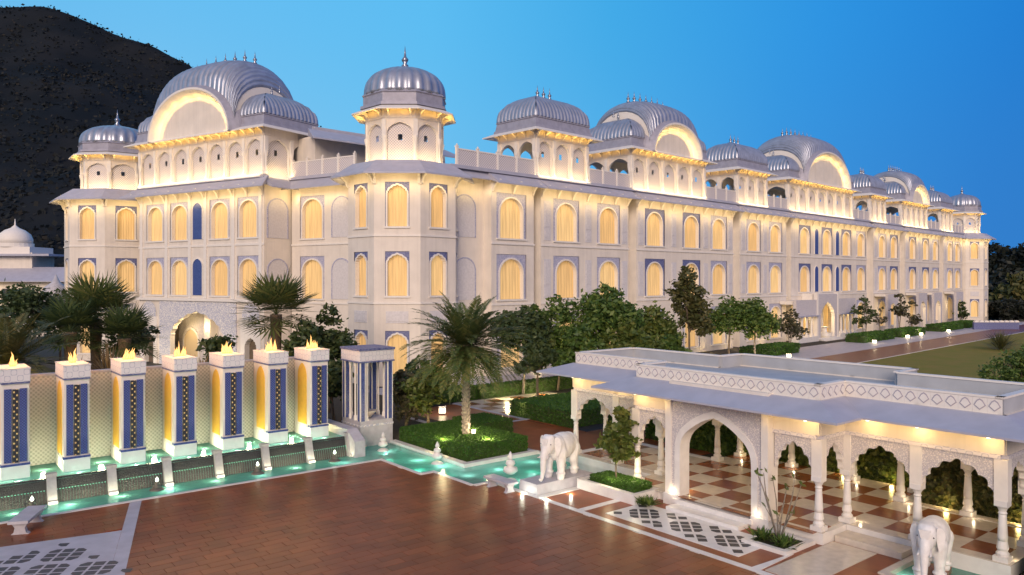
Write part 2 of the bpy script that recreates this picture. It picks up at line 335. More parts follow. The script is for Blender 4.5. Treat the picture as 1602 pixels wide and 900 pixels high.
def arch_ring(mb,P,t,y0,y1,m=0):
    """raised band following arch P, thickness t"""
    n=len(P); hs=P[1][1]; O_=[]
    for x,z in P:
        if z<=hs+1e-6: O_.append((x+(t if x>0 else -t),z))
        else:
            d=math.hypot(x,z-hs) or 1; O_.append((x+x/d*t,z+(z-hs)/d*t))
    for i in range(n-1):
        a,b,c,d=P[i],P[i+1],O_[i+1],O_[i]
        mb.quad((a[0],y0,a[1]),(b[0],y0,b[1]),(c[0],y0,c[1]),(d[0],y0,d[1]),m)
        mb.quad((d[0],y0,d[1]),(c[0],y0,c[1]),(c[0],y1,c[1]),(d[0],y1,d[1]),m)
        mb.quad((b[0],y0,b[1]),(a[0],y0,a[1]),(a[0],y1,a[1]),(b[0],y1,b[1]),m)
    return mb
def arch_fill(mb,P,y,m=0):
    i=len(mb.v); mb.v+=[(x,y,z) for x,z in P]; mb.f.append(tuple(range(i,i+len(P)))); mb.m.append(m); return mb
def wall_holes(x0,x1,z0,z1,holes,y=0,ret=1.2,m=plaster,name='wall',cap=True):
    xs=sorted({x0,x1,*[h[0] for h in holes],*[h[1] for h in holes]}); zs=sorted({z0,z1,*[h[2] for h in holes],*[h[3] for h in holes]})
    mb=MB()
    for i in range(len(xs)-1):
        for j in range(len(zs)-1):
            cx,cz=(xs[i]+xs[i+1])/2,(zs[j]+zs[j+1])/2
            if any(h[0]<cx<h[1] and h[2]<cz<h[3] for h in holes): continue
            mb.quad((xs[i],y,zs[j]),(xs[i+1],y,zs[j]),(xs[i+1],y,zs[j+1]),(xs[i],y,zs[j+1]))
    mb.quad((x0,y+ret,z0),(x0,y,z0),(x0,y,z1),(x0,y+ret,z1)); mb.quad((x1,y,z0),(x1,y+ret,z0),(x1,y+ret,z1),(x1,y,z1))
    return mb.mesh(name,m,weld=True)
def eave_mesh(x0,x1,over=1.5,zt=19.1,zb=17.85,e0=0,e1=0,m=None):
    """sloping chajja; e0/e1: extra hip length at the ends"""
    P=[(.3,zt),(-over,zb),(-over,zb-.12),(.3,zt-.75)]
    mb=MB(); n=4
    for (x,e) in ((x0,-e0),(x1,e1)):
        for y,z in P: mb.v.append((x+(e if y<0 else 0),y,z))
    mb.f+=[(0,1,2,3),(7,6,5,4)]+[(k,k+4,(k+1)%4+4,(k+1)%4) for k in range(4)]; mb.m+=[0]*6
    return mb.mesh('eave',m or eave_m)
def octv(r,z,rot=22.5,n=8): return [(r*math.cos(math.radians(rot+360/n*k)),r*math.sin(math.radians(rot+360/n*k)),z) for k in range(n)]
def oct_loft(rings,mats,name,rot=22.5,n=8,cap=True,smooth=False):
    mb=MB()
    for r,z in rings: mb.v+=octv(r,z,rot,n)
    for j in range(len(rings)-1):
        for k in range(n): mb.f.append((j*n+k,j*n+(k+1)%n,(j+1)*n+(k+1)%n,(j+1)*n+k)); mb.m.append(0)
    if cap: mb.f.append(tuple(reversed(range(n)))); mb.f.append(tuple((len(rings)-1)*n+k for k in range(n))); mb.m+=[0,0]
    return mb.mesh(name,mats,smooth)
C225=math.cos(math.radians(22.5))
# shared meshes -------------------------------------------------------
_wc={}
def window_meshes(w,h,kind,sm,wid=.45,top=.45):
    key=(w,h,kind,sm.name)
    if key in _wc: return _wc[key]
    P=arch_pts(w,h,w*.46,kind,cusps=7,cd=.07)
    a=arch_panel(MB(),w+2*wid,h+top,P,.06,.40,0,1).mesh('window_frame',[sm,trim])
    b=arch_ring(MB(),P,.14,-.03,.06).mesh('archivolt',trim)
    cu=MB(); n=28
    for i in range(n):
        xa,xb=-w/2-.1+(w+.2)*i/n,-w/2-.1+(w+.2)*(i+1)/n
        ya,yb=.42+.05*math.sin(i*1.7),.42+.05*math.sin((i+1)*1.7)
        cu.quad((xa,ya,0),(xb,yb,0),(xb,yb,h+.1),(xa,ya,h+.1))
    c=cu.mesh('curtain',curtain,smooth=True,weld=True)
    s_=MB().box(-w/2-wid-.05,w/2+wid+.05,-.12,.3,-.16,-.002).mesh('sill',trim)
    _wc[key]=(a,b,c,s_); return _wc[key]
def window(Fr,x,y,z,parent,w=3.0,h=3.8,kind='round',sm=None,wid=.45,top=.45):
    a,b,c,s_=window_meshes(w,h,kind,sm or greypaint,wid,top); M=Fr@T(x,y,z)
    o=put('window',a,M,parent); put('archivolt',b,M,o); put('curtain',c,M,o); put('sill',s_,M,o); return o
def hole(x,z,w=3.0,h=3.8,wid=.45,top=.45): return (x-w/2-wid,x+w/2+wid,z,z+h+top)
fin_me=MB().lathe([(.16,0),(.22,.12),(.10,.25),(.19,.42),(.21,.5),(.08,.66),(.05,.9),(.0,1.35)],8).mesh('finial',gilt,True)
def finial(M,parent,s=1): put('finial',fin_me,M@Matrix.Scale(s,4),parent)
brk=MB().prism([(0,0),(-1.15,-.02),(-1.15,-.14),(-.75,-.22),(-.35,-.55),(-.12,-1.05),(0,-1.15)],-.11,.11,'x').mesh('bracket',trim)
def rib_dome(w,d,h,rib=.13,step=.5,r=None):
    """rounded hip dome with ribs perpendicular to each edge; footprint w x d"""
    r=r or min(w,d)/2; mb=MB(); nv=12
    for side in range(4):
        Ls=w if side%2==0 else d; nu=max(8,int(Ls/step)*6); k=max(4,int(Ls/step))
        grid=[]
        for j in range(nv+1):
            v=j/nv; th=v*math.pi/2; ins=r*(1-math.cos(th)); z=h*math.sin(th)
            row=[]
            for i in range(nu+1):
                u=Ls*i/nu; uc=min(max(u,ins),Ls-ins) if ins<Ls/2 else Ls/2
                b=rib*(abs(math.sin(math.pi*k*uc/Ls))-.3)*math.cos(th*.98) if (0<=uc<=Ls) else 0
                x=uc-Ls/2; y=-( (d if side%2==0 else w)/2-ins)-b
                zz=z+b*math.sin(th)
                if v>.93: zz+= (v-.93)*h*.9
                c=[(x,y,zz),(-y,x,zz),(-x,-y,zz),(y,-x,zz)][side]; row.append(c)
            grid.append(row)
        b0=len(mb.v)
        for row in grid: mb.v+=row
        for j in range(nv):
            for i in range(nu):
                a=b0+j*(nu+1)+i; mb.f.append((a,a+1,a+nu+2,a+nu+1)); mb.m.append(0)
    return mb
def revolve_dome(Rd,h,seg=96,k=24):
    prof=[]
    for j in range(17):
        v=j/16; th=v*math.pi/2
        r=Rd*(math.cos(th)**.85 if v<1 else 0)*(1+.06*math.sin(v*math.pi)**2); z=h*math.sin(th)**1.0
        if v>.9: z+=(v-.9)*h*1.2
        prof.append((max(r,.03),z))
    mb=MB(); mb.lathe(prof,seg,rib=.07,ribk=k); return mb
# ---------------------------------------------------------------- rooftop kiosks
def balustrade(Fr,x0,x1,y,z,parent,h=1.55,step=2.3):
    n=max(1,round((x1-x0)/step)); s_=(x1-x0)/n
    pm=MB().box(-.11,.11,-.11,.11,0,h+.12); pm.box(-.14,.14,-.14,.14,h+.12,h+.2); pm.lathe([(.06,h+.2),(.1,h+.3),(.0,h+.42)],6); pm=pm.mesh('balustrade_post',trim)
    jm=MB().box(-s_/2+.11,s_/2-.11,-.03,.03,0,h-.12).mesh('balustrade_panel',jali_m)
    rm=MB().box(-s_/2+.11,s_/2-.11,-.07,.07,h-.119,h).mesh('rail',trim)
    for i in range(n+1): put('balustrade_post',pm,Fr@T(x0+i*s_,y,z),parent)
    for i in range(n):
        o=put('balustrade_panel',jm,Fr@T(x0+(i+.5)*s_,y,z),parent); put('rail',rm,Fr@T(x0+(i+.5)*s_,y,z),o)
def arcade(Fr,w,n,parent,closed=True,H=3.75,h=3.5,only=None):
    """arcade wall in local x 0..w, front at y=0"""
    bw=w/n; pil=.32; P=arch_pts(bw-2*pil*.8,h,min(1.25,(bw-2*pil)*.55),'point',n=16)
    pm=arch_panel(MB(),bw-.004,H,P,.02,.30,0,1).mesh('arcade_arch',[plaster,trim])
    cl=MB(); cl.lathe([(.19,0),(.19,.25),(.12,.32),(.11,1.7),(.16,1.85),(.22,2.2),(.22,2.3)],8); cl.box(-.2,.2,-.12,.12,2.302,H-.05)
    cl=cl.mesh('colonnette',trim)
    sm_=MB(); sw=bw-.1
    a=.17
    for (q0,q1,z0,z1) in ((-sw/2,-a,0,H-.1),(a,sw/2,0,H-.1),(-a,a,0,1.95),(-a,a,2.5,H-.1)): sm_.quad((q0,.34,z0),(q1,.34,z0),(q1,.34,z1),(q0,.34,z1))
    sm_=sm_.mesh('jali_screen',jali_m,weld=True)
    for i in range(n):
        M=Fr@T((i+.5)*bw,0,0); o=put('arcade_arch',pm,M,parent)
        if closed or i==only: put('jali_screen',sm_,M,o)
    for i in range(n+1): put('colonnette',cl,Fr@T(min(max(i*bw,.2),w-.2),-.02,0),parent)
def kiosk(Fr,w,d,nf,ns,parent,bangla=0,closed=True,zs=1,lights=True):
    """Fr at front-left corner on the roof, x along, y into depth"""
    K=put('rooftop_pavilion',None,Fr,parent) ; K=parent
    H=3.75
    arcade(Fr,w,nf,K,closed); arcade(Fr@T(0,d)@RZ(-90),d,ns,K,False); arcade(Fr@T(w,0)@RZ(90),d,ns,K,False,only=0 if w>16 and bangla<.65 else None); arcade(Fr@T(w,d)@RZ(180),w,nf,K,False)
    fz=MB()
    for (x0,x1,y0,y1) in ((-.04,w+.04,-.04,.3),(-.04,w+.04,d-.3,d+.04),(-.04,.3,.302,d-.302),(w-.3,w+.04,.302,d-.302)): fz.box(x0,x1,y0,y1,H+.002,4.6)
    put('frieze',fz.mesh('frieze',plaster),Fr,K)
    put('ceiling',MB().box(.3,w-.3,.3,d-.3,4.3,4.4).mesh('ceiling',plaster),Fr,K)
    # small brackets below the eave
    bs=MB().prism([(0,0),(-.75,0),(-.75,-.08),(-.25,-.25),(0,-.6)],-.07,.07,'x').mesh('bracket',trim)
    nb=max(3,int(w/1.25))
    for i in range(nb+1): put('bracket',bs,Fr@T(.1+(w-.2)*i/nb,-.042,4.45),K)
    nb=max(3,int(d/1.25))
    for i in range(nb+1):
        put('bracket',bs,Fr@T(-.042,.1+(d-.2)*i/nb,4.45)@RZ(-90),K)
    def eave(xa,xb,name='pavilion_eave',ov=1.15):
        z0,z1=4.25,4.85; m_=MB()
        ou=[(xa-ov,-ov),(xb+ov,-ov),(xb+ov,d+ov),(xa-ov,d+ov)]; iu=[(xa-.1,-.1),(xb+.1,-.1),(xb+.1,d+.1),(xa-.1,d+.1)]
        for k in range(4):
            a,b=ou[k],ou[(k+1)%4]; c,e=iu[(k+1)%4],iu[k]
            m_.quad((*a,z0+.1),(*b,z0+.1),(*c,z1),(*e,z1)); m_.quad((*b,z0),(*a,z0),(*e,z1-.25),(*c,z1-.25)); m_.quad((*a,z0),(*b,z0),(*b,z0+.1),(*a,z0+.1))
        put(name,m_.mesh(name,trim,weld=True),Fr,K)
    eave(0,w)
    # moulded band
    bd=MB(); 
    for (i,z0,z1,g0,g1) in ((0,4.7,5.0,.35,.30),(1,5.0,5.75,.22,.10),(2,5.75,5.95,.18,.12)):
        bd.box(-g0,w+g0,-g0,d+g0,z0,z1-.002,tx=g0-g1,ty=g0-g1)
    put('dome_band',bd.mesh('dome_band',zincd),Fr,K)
    if not bangla:
        hd=2.6; dm=rib_dome(w+.3,d+.3,hd).mesh('ribbed_dome',zinc,True,weld=True)
        put('ribbed_dome',dm,Fr@T(w/2,d/2,5.9),K)
        for i in (-1,0,1): finial(Fr@T(w/2+i*(w-d)*.32+i*.15,d/2,5.9+hd+.1),K,.95)
    else:
        hd=2.7; dm=rib_dome(w+.3,d+.3,hd).mesh('ribbed_dome',zinc,True,weld=True); put('ribbed_dome',dm,Fr@T(w/2,d/2,5.9),K)
        bw=w*bangla; c=w/2; ov=1.35; zb=4.45
        hA=bw*.37 if bw<14 else bw*.32; hR=hA+(3.3 if bw>12 and bw<13 else 2.8)     # front arch rise / ridge rise
        def zA(t): return zb+hA*math.sqrt(max(0,1-t*t))**1.0
        ze=9.2
        def zR(t): return ze+(zb+hR-ze)*math.sqrt(max(0,1-t**4))
        # main curved vault
        nu=int(bw/.46)*6; nv=14; mb=MB(); kr=int(bw/.46)
        for j in range(nv+1):
            v=-1+2*j/nv
            for i in range(nu+1):
                t=-1+2*i/nu; t=math.sin(t*math.pi/2)
                za,zr=zA(t),zR(t); q=math.sqrt(max(0,1-v*v)); b=.14*(abs(math.sin(math.pi*kr*(i/nu)))-.3)
                sc_=1-.0*abs(t)
                nx,nz=t,math.sqrt(max(0,1-t*t))
                yy=d/2+math.sin(v*math.pi/2)*(d/2+ov*.55); qq=math.cos(v*math.pi/2)
                mb.v.append((c+t*bw/2+nx*b+nx*.42,yy-(b*.8 if v<0 else -b*.8),za+.42+(zr-za-.2)*qq**.8+nz*b))
        for j in range(nv):
            for i in range(nu):
                a=j*(nu+1)+i; mb.f.append((a,a+1,a+nu+2,a+nu+1)); mb.m.append(0)
        put('curved_vault',mb.mesh('curved_vault',zinc,True),Fr,K)
        # white crescents closing the vault ends
        for e in (0,1):
            cr=MB(); pts=[mb.v[j*(nu+1)+(nu if e else 0)] for j in range(nv+1)]; x=pts[0][0]+(-.06 if e else .06)
            cr.prism([(p[1],p[2]-.02) for p in pts],x-.05,x+.05,'x'); put('gable_crescent',cr.mesh('gable_crescent',trim),Fr,K)
        # arched soffit / cornice ring
        def arc(off,y): return [(c+math.cos(math.pi*(1-i/32))*(bw/2+off),y,zb-.1+(hA+off)*math.sin(math.pi*(1-i/32))) for i in range(33)]
        r0=arc(-.55,-.49); r1=arc(.1,-ov); r2=arc(.32,-ov); r3=arc(.85,-.45); so_=MB()
        for i in range(32):
            so_.quad(r1[i+1],r1[i],r0[i],r0[i+1],0); so_.quad(r1[i],r1[i+1],r2[i+1],r2[i],0)
        put('arched_eave',so_.mesh('arched_eave',trim,weld=True),Fr,K)
        s2=MB(); r4=arc(1.0,.0)
        for i in range(32): s2.quad(r2[i],r2[i+1],r3[i+1],r3[i],0); s2.quad(r3[i],r3[i+1],r4[i+1],r4[i],0)
        put('arch_flashing',s2.mesh('arch_flashing',zincd,weld=True),Fr,K)
        ty=MB(); P=[(p[0],p[2]) for p in arc(-.5,0)]; ty.prism(P,-.5,.2,'y'); put('tympanum',ty.mesh('tympanum',plaster),Fr,K)
        nf_=7 if bw<14 else 9
        for i in range(nf_):
            t=-.75+1.5*i/(nf_-1); finial(Fr@T(c+t*bw/2,d/2,zR(t)+.32),K,1.0)
        for s_ in (-1,1):
            for k in (0,1): finial(Fr@T(c+s_*(bw/2+(.35+.45*k)*(w-bw)/2*.7),d/2,5.9+hd+.05),K,.7)
        for q_ in range(9):
            a_=math.pi*(.05+.90*q_/8); rr_=bw/2-1.1; cx_,cz_=c+math.cos(a_)*rr_,zb+math.sin(a_)*(hA-1.0)
            Fq=Fr@T(cx_,0,cz_)@Matrix.Rotation(math.pi/2-a_,4,'Y'); strip(Fq,-bw*.09,bw*.09,-.8,0,(0,.25,1),5,(1,.66,.2),.1)
    if lights and w>16 and bangla<.65: strip((Fr@T(w,0)@RZ(90)),.15,3.2,-.6,.0,(0,.8,.6),15,WARM)
    if lights:
        strip(Fr,.15,w-.15,-.6,.0,(0,.8,.6),15,WARM); strip(Fr,.2,w-.2,-.6,3.85,(0,-.05,1),8,(1,.56,.10))
        strip(Fr@RZ(90),.3,d-.3,.6,3.85,(0,.05,1),4,(1,.56,.10))
        point(Fr@Vector((w/2,d/2,3.4)),30,WARM,.15)
def oct_kiosk(Fr,parent,s=1,zs=1,lights=True):
    b=3.3*s; side=2*b*math.tan(math.pi/8); S=Fr
    H=3.75*zs
    P=arch_pts(side-.5,3.4*zs,1.0*zs,'point',n=16)
    pm=arch_panel(MB(),side-.01,H,P,.02,.28,0,1).mesh('arcade_arch',[plaster,trim])
    jm=MB(); a=.19; sw=side-.1
    for (q0,q1,z0,z1) in ((-sw/2,-a,0,H-.1),(a,sw/2,0,H-.1),(-a,a,0,1.9*zs),(-a,a,2.4*zs,H-.1)): jm.quad((q0,.32,z0),(q1,.32,z0),(q1,.32,z1),(q0,.32,z1))
    jm=jm.mesh('jali_screen',jali_m,weld=True)
    cl=MB(); cl.lathe([(.2,0),(.2,.25),(.13,.32),(.12,1.6*zs),(.17,1.8*zs),(.25,2.15*zs),(.25,2.25*zs)],8); cl.box(-.2,.2,-.12,.12,2.26*zs,H-.04)
    cl=cl.mesh('colonnette',trim)
    bs=MB().prism([(0,0),(-.75,0),(-.75,-.08),(-.25,-.25),(0,-.6)],-.07,.07,'x').mesh('bracket',trim)
    for k in range(8):
        M=S@RZ(45*k)@T(0,-b,0); o=put('arcade_arch',pm,M,parent)
        if k in (0,7,1,2,6): put('jali_screen',jm,M,o)
        put('colonnette',cl,S@RZ(45*k+22.5)@T(0,-b/C225+.12,0),parent)
        for q in (-.35,.35): put('bracket',bs,S@RZ(45*k)@T(q*side,-b-.05,4.5*zs),parent)
    rc=lambda a:a/C225
    put('frieze',oct_loft([(rc(b+.05),H+.002),(rc(b+.05),4.65*zs)],plaster,'frieze'),S,parent)
    put('pavilion_eave',oct_loft([(rc(b+.1),4.6*zs),(rc(b+1.15),4.3*zs),(rc(b+1.15),4.4*zs),(rc(b+.1),4.9*zs)],trim,'pavilion_eave',cap=False),S,parent)
    put('dome_band',oct_loft([(rc(b+.45),4.85*zs),(rc(b+.42),5.1*zs),(rc(b+.2),5.15*zs),(rc(b+.2),5.9*zs),(rc(b+.3),6.0*zs),(rc(b+.2),6.15*zs)],zincd,'dome_band'),S,parent)
    put('ribbed_dome',revolve_dome(b+.25,2.75*zs).mesh('ribbed_dome',zinc,True),S@T(0,0,6.1*zs),parent)
    finial(S@T(0,0,8.95*zs),parent,1.5)
    if lights:
        for k in (0,7,1,6,2):
            Fk=S@RZ(45*k); strip(Fk,-side*.45,side*.45,-b-.6,.06,(0,.8,.6),15,WARM); strip(Fk,-side*.42,side*.42,-b-.6,3.9*zs,(0,-.05,1),8,(1,.56,.10))
# ================================================================= PALACE
palace=thing('palace','long white three-storey palace with ribbed grey domes and glowing arched windows','palace',FL)
# bodies behind the facade
body=MB().box(3,150,1.15,20,-.7,18.8)
put('wing_body',body.mesh('wing_body',plaster),FL,palace)
put('wing_body',MB().box(-28.2,8.0,4.1,20,-.7,18.8).mesh('wing_body',plaster),FW,palace)
Z1,Z2,Z0=7.1,12.85,.7
ROOF=19.1
secs=[(9.6,15.2,[12.2]),(16.2,30.2,[19.95,26.75]),(31.7,52.6,[35.2,42.8,49.1]),(54.3,67.4,[58.0,64.2]),(68.9,96.6,[73.3,81.0,88.3,94.2]),(99.5,112.0,[103.5,109.1]),(114.6,134.1,[118.6,125.9,131.7]),(136.6,149.2,[140.7,145.8])]
dark={35.2,42.8,73.3,81.0,88.3,118.6,125.9,109.1}
npm=MB().box(-.5,.5,-.03,.05,0,3.9).box(-.36,.36,-.07,-.031,.25,1.05).box(-.36,.36,-.07,-.031,1.35,3.65).mesh('wall_panel',plaster2)
for (x0,x1,ws) in secs:
    hs=[hole(x,z) for x in ws for z in (Z1,Z2)]+[hole(x,Z0,2.8,4.4) for x in ws]
    put('wall',wall_holes(x0,x1,-.7,18.6,hs),FL,palace)
    for z in (6.55,12.25): put('string_course',MB().box(x0-.05,x1+.05,-.1,.0-.002,z,z+.16).mesh('string_course',trim),FL,palace)
    put('eave',eave_mesh(x0-.45,x1+.45,1.5,ROOF,17.85),FL,palace)
    for x in ws:
        for z in (Z1,Z2): window(FL,x,0,z,palace,sm=bluepaint if x in dark else greypaint)
        window(FL,x,0,Z0,palace,w=2.8,h=4.4,sm=greypaint)
    gaps=sorted([x0]+ws+[x1])
    for i,(a,b) in enumerate(zip(gaps,gaps[1:])):
        wa=a+(1.95 if i>0 else 0); wb=b-(1.95 if i<len(gaps)-2 else 0)
        if wb-wa>1.3 and x0!=68.9:
            for z in (Z1,Z2): put('wall_panel',npm,FL@T((wa+wb)/2,0,z),palace)
    strip(FL,x0+.1,x1-.1,-1.35,16.9,(0,1,.42),11,GOLD,.5)
    nb=max(1,round((x1-x0)/2.3))
    for i in range(nb+1): put('bracket',brk,FL@T(x0+.15+(x1-x0-.3)*i/nb,-.002,18.2),palace)
# recess eaves
for (a,b) in ((15.7,15.7),(30.9,31),(53.4,53.5),(68.1,68.2),(98,98.1),(113.3,113.3),(135.3,135.4)):
    put('recess_eave',MB().box(a-.7,b+.7,-.35,1.2,18.0,18.5).mesh('recess_eave',plaster),FL,palace)
put('recess_wall',wall_holes(5.2,9.6,-.7,18.6,[],y=1.1,ret=.02),FL,palace); put('eave',eave_mesh(4.6,9.2,.4,ROOF,18.2),FL,palace)
strip(FL,5.4,9.4,-.1,16.9,(0,1,.42),9,GOLD)
def blind(Fr,x,y,z,par,w=2.6,h=3.8):
    P=arch_pts(w,h,w*.45); o=put('blind_arch',arch_fill(MB(),P,-.04).mesh('blind_arch',plaster2),Fr@T(x,y,z),par); put('blind_arch_rim',arch_ring(MB(),P,.12,-.07,0).mesh('blind_arch_rim',greypaint),Fr@T(x,y,z),o)
for z in (Z1,Z2): blind(FL,7.3,1.1,z,palace,2.4)
# blue panels of the portal section
for x in (77.2,84.7):
    for z in (Z1,Z2):
        P=arch_pts(1.25,3.9,.7,'point',n=14); o=put('blue_panel',arch_fill(MB(),P,-.05).mesh('blue_panel',bluetile),FL@T(x,0,z),palace); put('panel_rim',arch_ring(MB(),P,.1,-.09,0).mesh('panel_rim',trim),FL@T(x,0,z),o)
# roof edge slab and balustrades of the long wing
put('roof_edge',MB().box(4.5,150,-.35,20,18.82,ROOF+.02).mesh('roof_edge',eave_m),FL,palace)
rooft=[(15.5,23.3,5.4,3,2,0),(30.7,45.8,7,5,2,.62),(53.6,61.6,5.4,3,2,0),(68,90.6,7.5,7,2,.66),(98,105,5.4,3,2,0),(112.5,126.6,7,5,2,.62),(134.5,142.2,5.4,3,2,0)]
px=5.5
for (a,b,d,nf,ns,bg_) in rooft:
    balustrade(FL,px,a-.15,0.05,ROOF,palace); px=b+.15
    kiosk(FL@T(a,.0,ROOF+.03),b-a,d,nf,ns,palace,bangla=bg_)
balustrade(FL,px,150.5,.05,ROOF,palace)
# octagonal corner towers
def tower(M,s=1,zs=1,h=18.0):
    b=4.71*s; side=2*b*math.tan(math.pi/8); rc=lambda a:a/C225
    for k in range(8):
        Fk=M@RZ(45*k)@T(0,-b,0)
        if k in (0,1,7,2,6):
            ww=1.65 if s<1.05 else 1.8
            hs=[hole(0,z,ww,3.5,.2,.25) for z in (7.6,13.45)]+[hole(0,.8,ww,3.6,.2,.25)]
            put('wall',wall_holes(-side/2,side/2,-.7,18.7,hs,ret=.01),Fk,palace)
            for z in (7.6,13.45): window(Fk,0,0,z,palace,ww,3.5,'cusp',bluepaint,.2,.25)
            window(Fk,0,0,.8,palace,ww,3.6,'cusp',bluepaint,.2,.25)
            put('wall_panel',MB().box(-.95,.95,-.04,-.002,5.3,6.3).box(-.8,.8,-.07,-.041,5.45,6.15).mesh('wall_panel',plaster2),Fk,palace)
            if k!=2: strip(Fk,-side*.45,side*.45,-1.25,16.9,(0,1,.42),11,GOLD,.5)
        else: put('wall',MB().box(-side/2,side/2,0,.1,-.7,18.7).mesh('wall',plaster),Fk,palace)
        for q in (-.5,.5): put('bracket',brk,M@RZ(45*k)@T(q*side*.96,-b,18.1),palace)
    put('tower_core',oct_loft([(rc(b-.55),-.7),(rc(b-.55),18.75)],plaster,'tower_core'),M,palace)
    for z in (6.9,12.6): put('string_course',oct_loft([(rc(b+.02),z),(rc(b+.09),z),(rc(b+.09),z+.15),(rc(b+.02),z+.15)],trim,'string_course',cap=False),M,palace)
    put('eave',oct_loft([(rc(b+.05),18.2),(rc(b+1.45),17.72),(rc(b+1.45),17.86),(rc(b-.35),ROOF)],eave_m,'eave'),M,palace)
    oct_kiosk(M@T(0,0,ROOF+.02),palace,s,zs)
tower(frame(-9.65,69.2,0)); tower(frame(101.0,172.2,0)); tower(frame(-46.4,90.2,-8),1.1,.88)
# ---- left wing
put('wall',wall_holes(-20,0,-.7,18.6,[hole(-x,z,2.5,3.6,.3,.35) for x in (2.3,6.55,13.0,17.15) for z in (7.35,13.1)]+[(-16.2,-3.9,-.7,6.4),(-19.4,-17.0,-.7,5.0),(-3.1,-.6,-.7,5.0)],ret=3.5),FW,palace)
for x in (2.3,6.55,13.0,17.15):
    for z in (7.35,13.1): window(FW,-x,0,z,palace,2.5,3.6,'round',greypaint,.3,.35)
for z in (7.35,13.1):
    P=arch_pts(1.5,3.75,.8,'point',n=14); o=put('blue_panel',arch_fill(MB(),P,-.05).mesh('blue_panel',bluetile),FW@T(-9.95,0,z),palace); put('panel_rim',arch_ring(MB(),P,.12,-.1,0).mesh('panel_rim',trim),FW@T(-9.95,0,z),o)
pil=MB().box(-.22,.22,-.12,-.002,7.05,17.9).mesh('pilaster',trim)
for x in (.45,4.4,8.7,11.2,15.1,19.5): put('pilaster',pil,FW@T(-x,0,0),palace)
put('string_course',MB().box(-20.2,.25,-.32,-.002,6.75,7.03).mesh('string_course',trim),FW,palace); put('string_course',MB().box(-20.05,.05,-.08,-.002,12.3,12.5).mesh('string_course',trim),FW,palace)
put('eave',eave_mesh(-20.3,.3,1.5,ROOF,17.85,1.2,1.2),FW,palace)
put('eave',eave_mesh(-.3,3.0,1.5,ROOF,17.85),FW@RZ(90),palace)
strip(FW,-19.8,-.2,-1.35,16.9,(0,1,.42),11,GOLD,.5); strip(FW@RZ(90),.2,3.2,-1.35,16.9,(0,1,.42),9,GOLD,.5)
nb=9
for i in range(nb+1): put('bracket',brk,FW@T(-.2-19.6*i/nb,-.002,18.2),palace)
for (a,b) in ((0.2,8.6),(-28.5,-20.2)):
    xs=[3.0] if a>0 else []
    put('wall',wall_holes(a,b,-.7,18.6,[hole(x,z,2.7,3.8,.3,.35) for x in xs for z in (Z1,13)],y=3.3,ret=.1),FW,palace)
    for x in xs:
        for z in (Z1,13): window(FW,x,3.3,z,palace,2.7,3.8,'round',greypaint,.3,.35)
    put('eave',eave_mesh(a,b,1.4,ROOF,17.85),FW@T(0,3.3),palace)
    put('string_course',MB().box(a,b,3.2,3.298,12.3,12.46).mesh('string_course',trim),FW,palace); put('string_course',MB().box(a,b,3.2,3.298,6.6,6.76).mesh('string_course',trim),FW,palace)
    strip(FW@T(0,3.3),a+.3,b-.3,-1.35,16.9,(0,1,.42),9,GOLD,.5)
    balustrade(FW@T(0,3.3),a+.1,b,0.0,ROOF,palace)
for z in (Z1,13): blind(FW@RZ(90),1.65,0,z,palace,2.4); blind(FW,6.9,3.3,z,palace,2.3) ; blind(FW,-24.0,3.3,z,palace,2.6)
put('roof_edge',MB().box(-28.3,8.0,3.0,20,18.82,ROOF+.02).box(-20,0,-.3,2.99,18.82,ROOF+.02).mesh('roof_edge',eave_m),FW,palace)
kiosk(FW@T(-20,0,ROOF+.03),20,6.8,7,2,palace,bangla=.62)
# portal of the left wing
P=arch_pts(8.6,6.0,2.7,'bigcusp',cusps=9,cd=.05); put('portal_arch',arch_panel(MB(),12.3,7.0,P,-.05,.5,0,1).mesh('portal_arch',[carveblue,trim]),FW@T(-10.05,-.1,-.3),palace)
put('portal_back',MB().box(-16.2,-3.9,2.2,2.3,-.7,6.6).mesh('portal_back',carve),FW,palace)
for x in (-14,-6.2):
    P=arch_pts(2.4,3.6,1.3,'point'); o=put('portal_niche',arch_fill(MB(),P,2.15).mesh('portal_niche',warmroom if x==-14 else darkbox),FW@T(x,0,0),palace); put('niche_rim',arch_ring(MB(),P,.25,2.05,2.2).mesh('niche_rim',trim),FW@T(x,0,0),o)
put('portal_pier',MB().box(-10.6,-9.6,1.2,2.2,-.7,6.5).mesh('portal_pier',plaster),FW,palace)
for x in (-18.2,-1.85):
    P=arch_pts(2.5,2.6,1.2,'point'); put('upper_niche',arch_fill(MB(),P,-.06).mesh('upper_niche',carveblue),FW@T(x,0,4.1),palace)
    P=arch_pts(1.7,3.7,.9,'cusp'); put('door_arch',arch_panel(MB(),2.9,5.4,P,-.1,.5,0,1).mesh('door_arch',[trim,trim]),FW@T(x,0,-.4),palace)
    put('door',MB().box(-.9,.9,.5,.6,-.7,4).mesh('door',bark),FW@T(x,0,0),palace)
for x in (-13.5,-10.1,-6.8): point(FW@Vector((x,.9,4.0)),80,WARM,.2)
for x in (-17,-13.5,-10,-6.5,-3): point(FW@Vector((x,-1.8,1.2)),70,(1,.84,.60),.15)  # unseen fill lights added in front to brighten the portal, no fixtures
# penthouse roofs behind the corner tower
for Fr,a,b in ((FW,-4.5,6),(FL,0,15.5)):
    dd=15
    put('penthouse',MB().box(a,b,dd,dd+6,18.8,23.1).mesh('penthouse',plaster),Fr,palace)
    put('penthouse_eave',eave_mesh(a-.6,b+.6,2.4,23.7,22.4,1.0,1.0),Fr@T(0,dd),palace)
    put('penthouse_parapet',MB().box(a,b,dd+.4,dd+.6,23.6,24.0).mesh('penthouse_parapet',eave_m),Fr,palace)
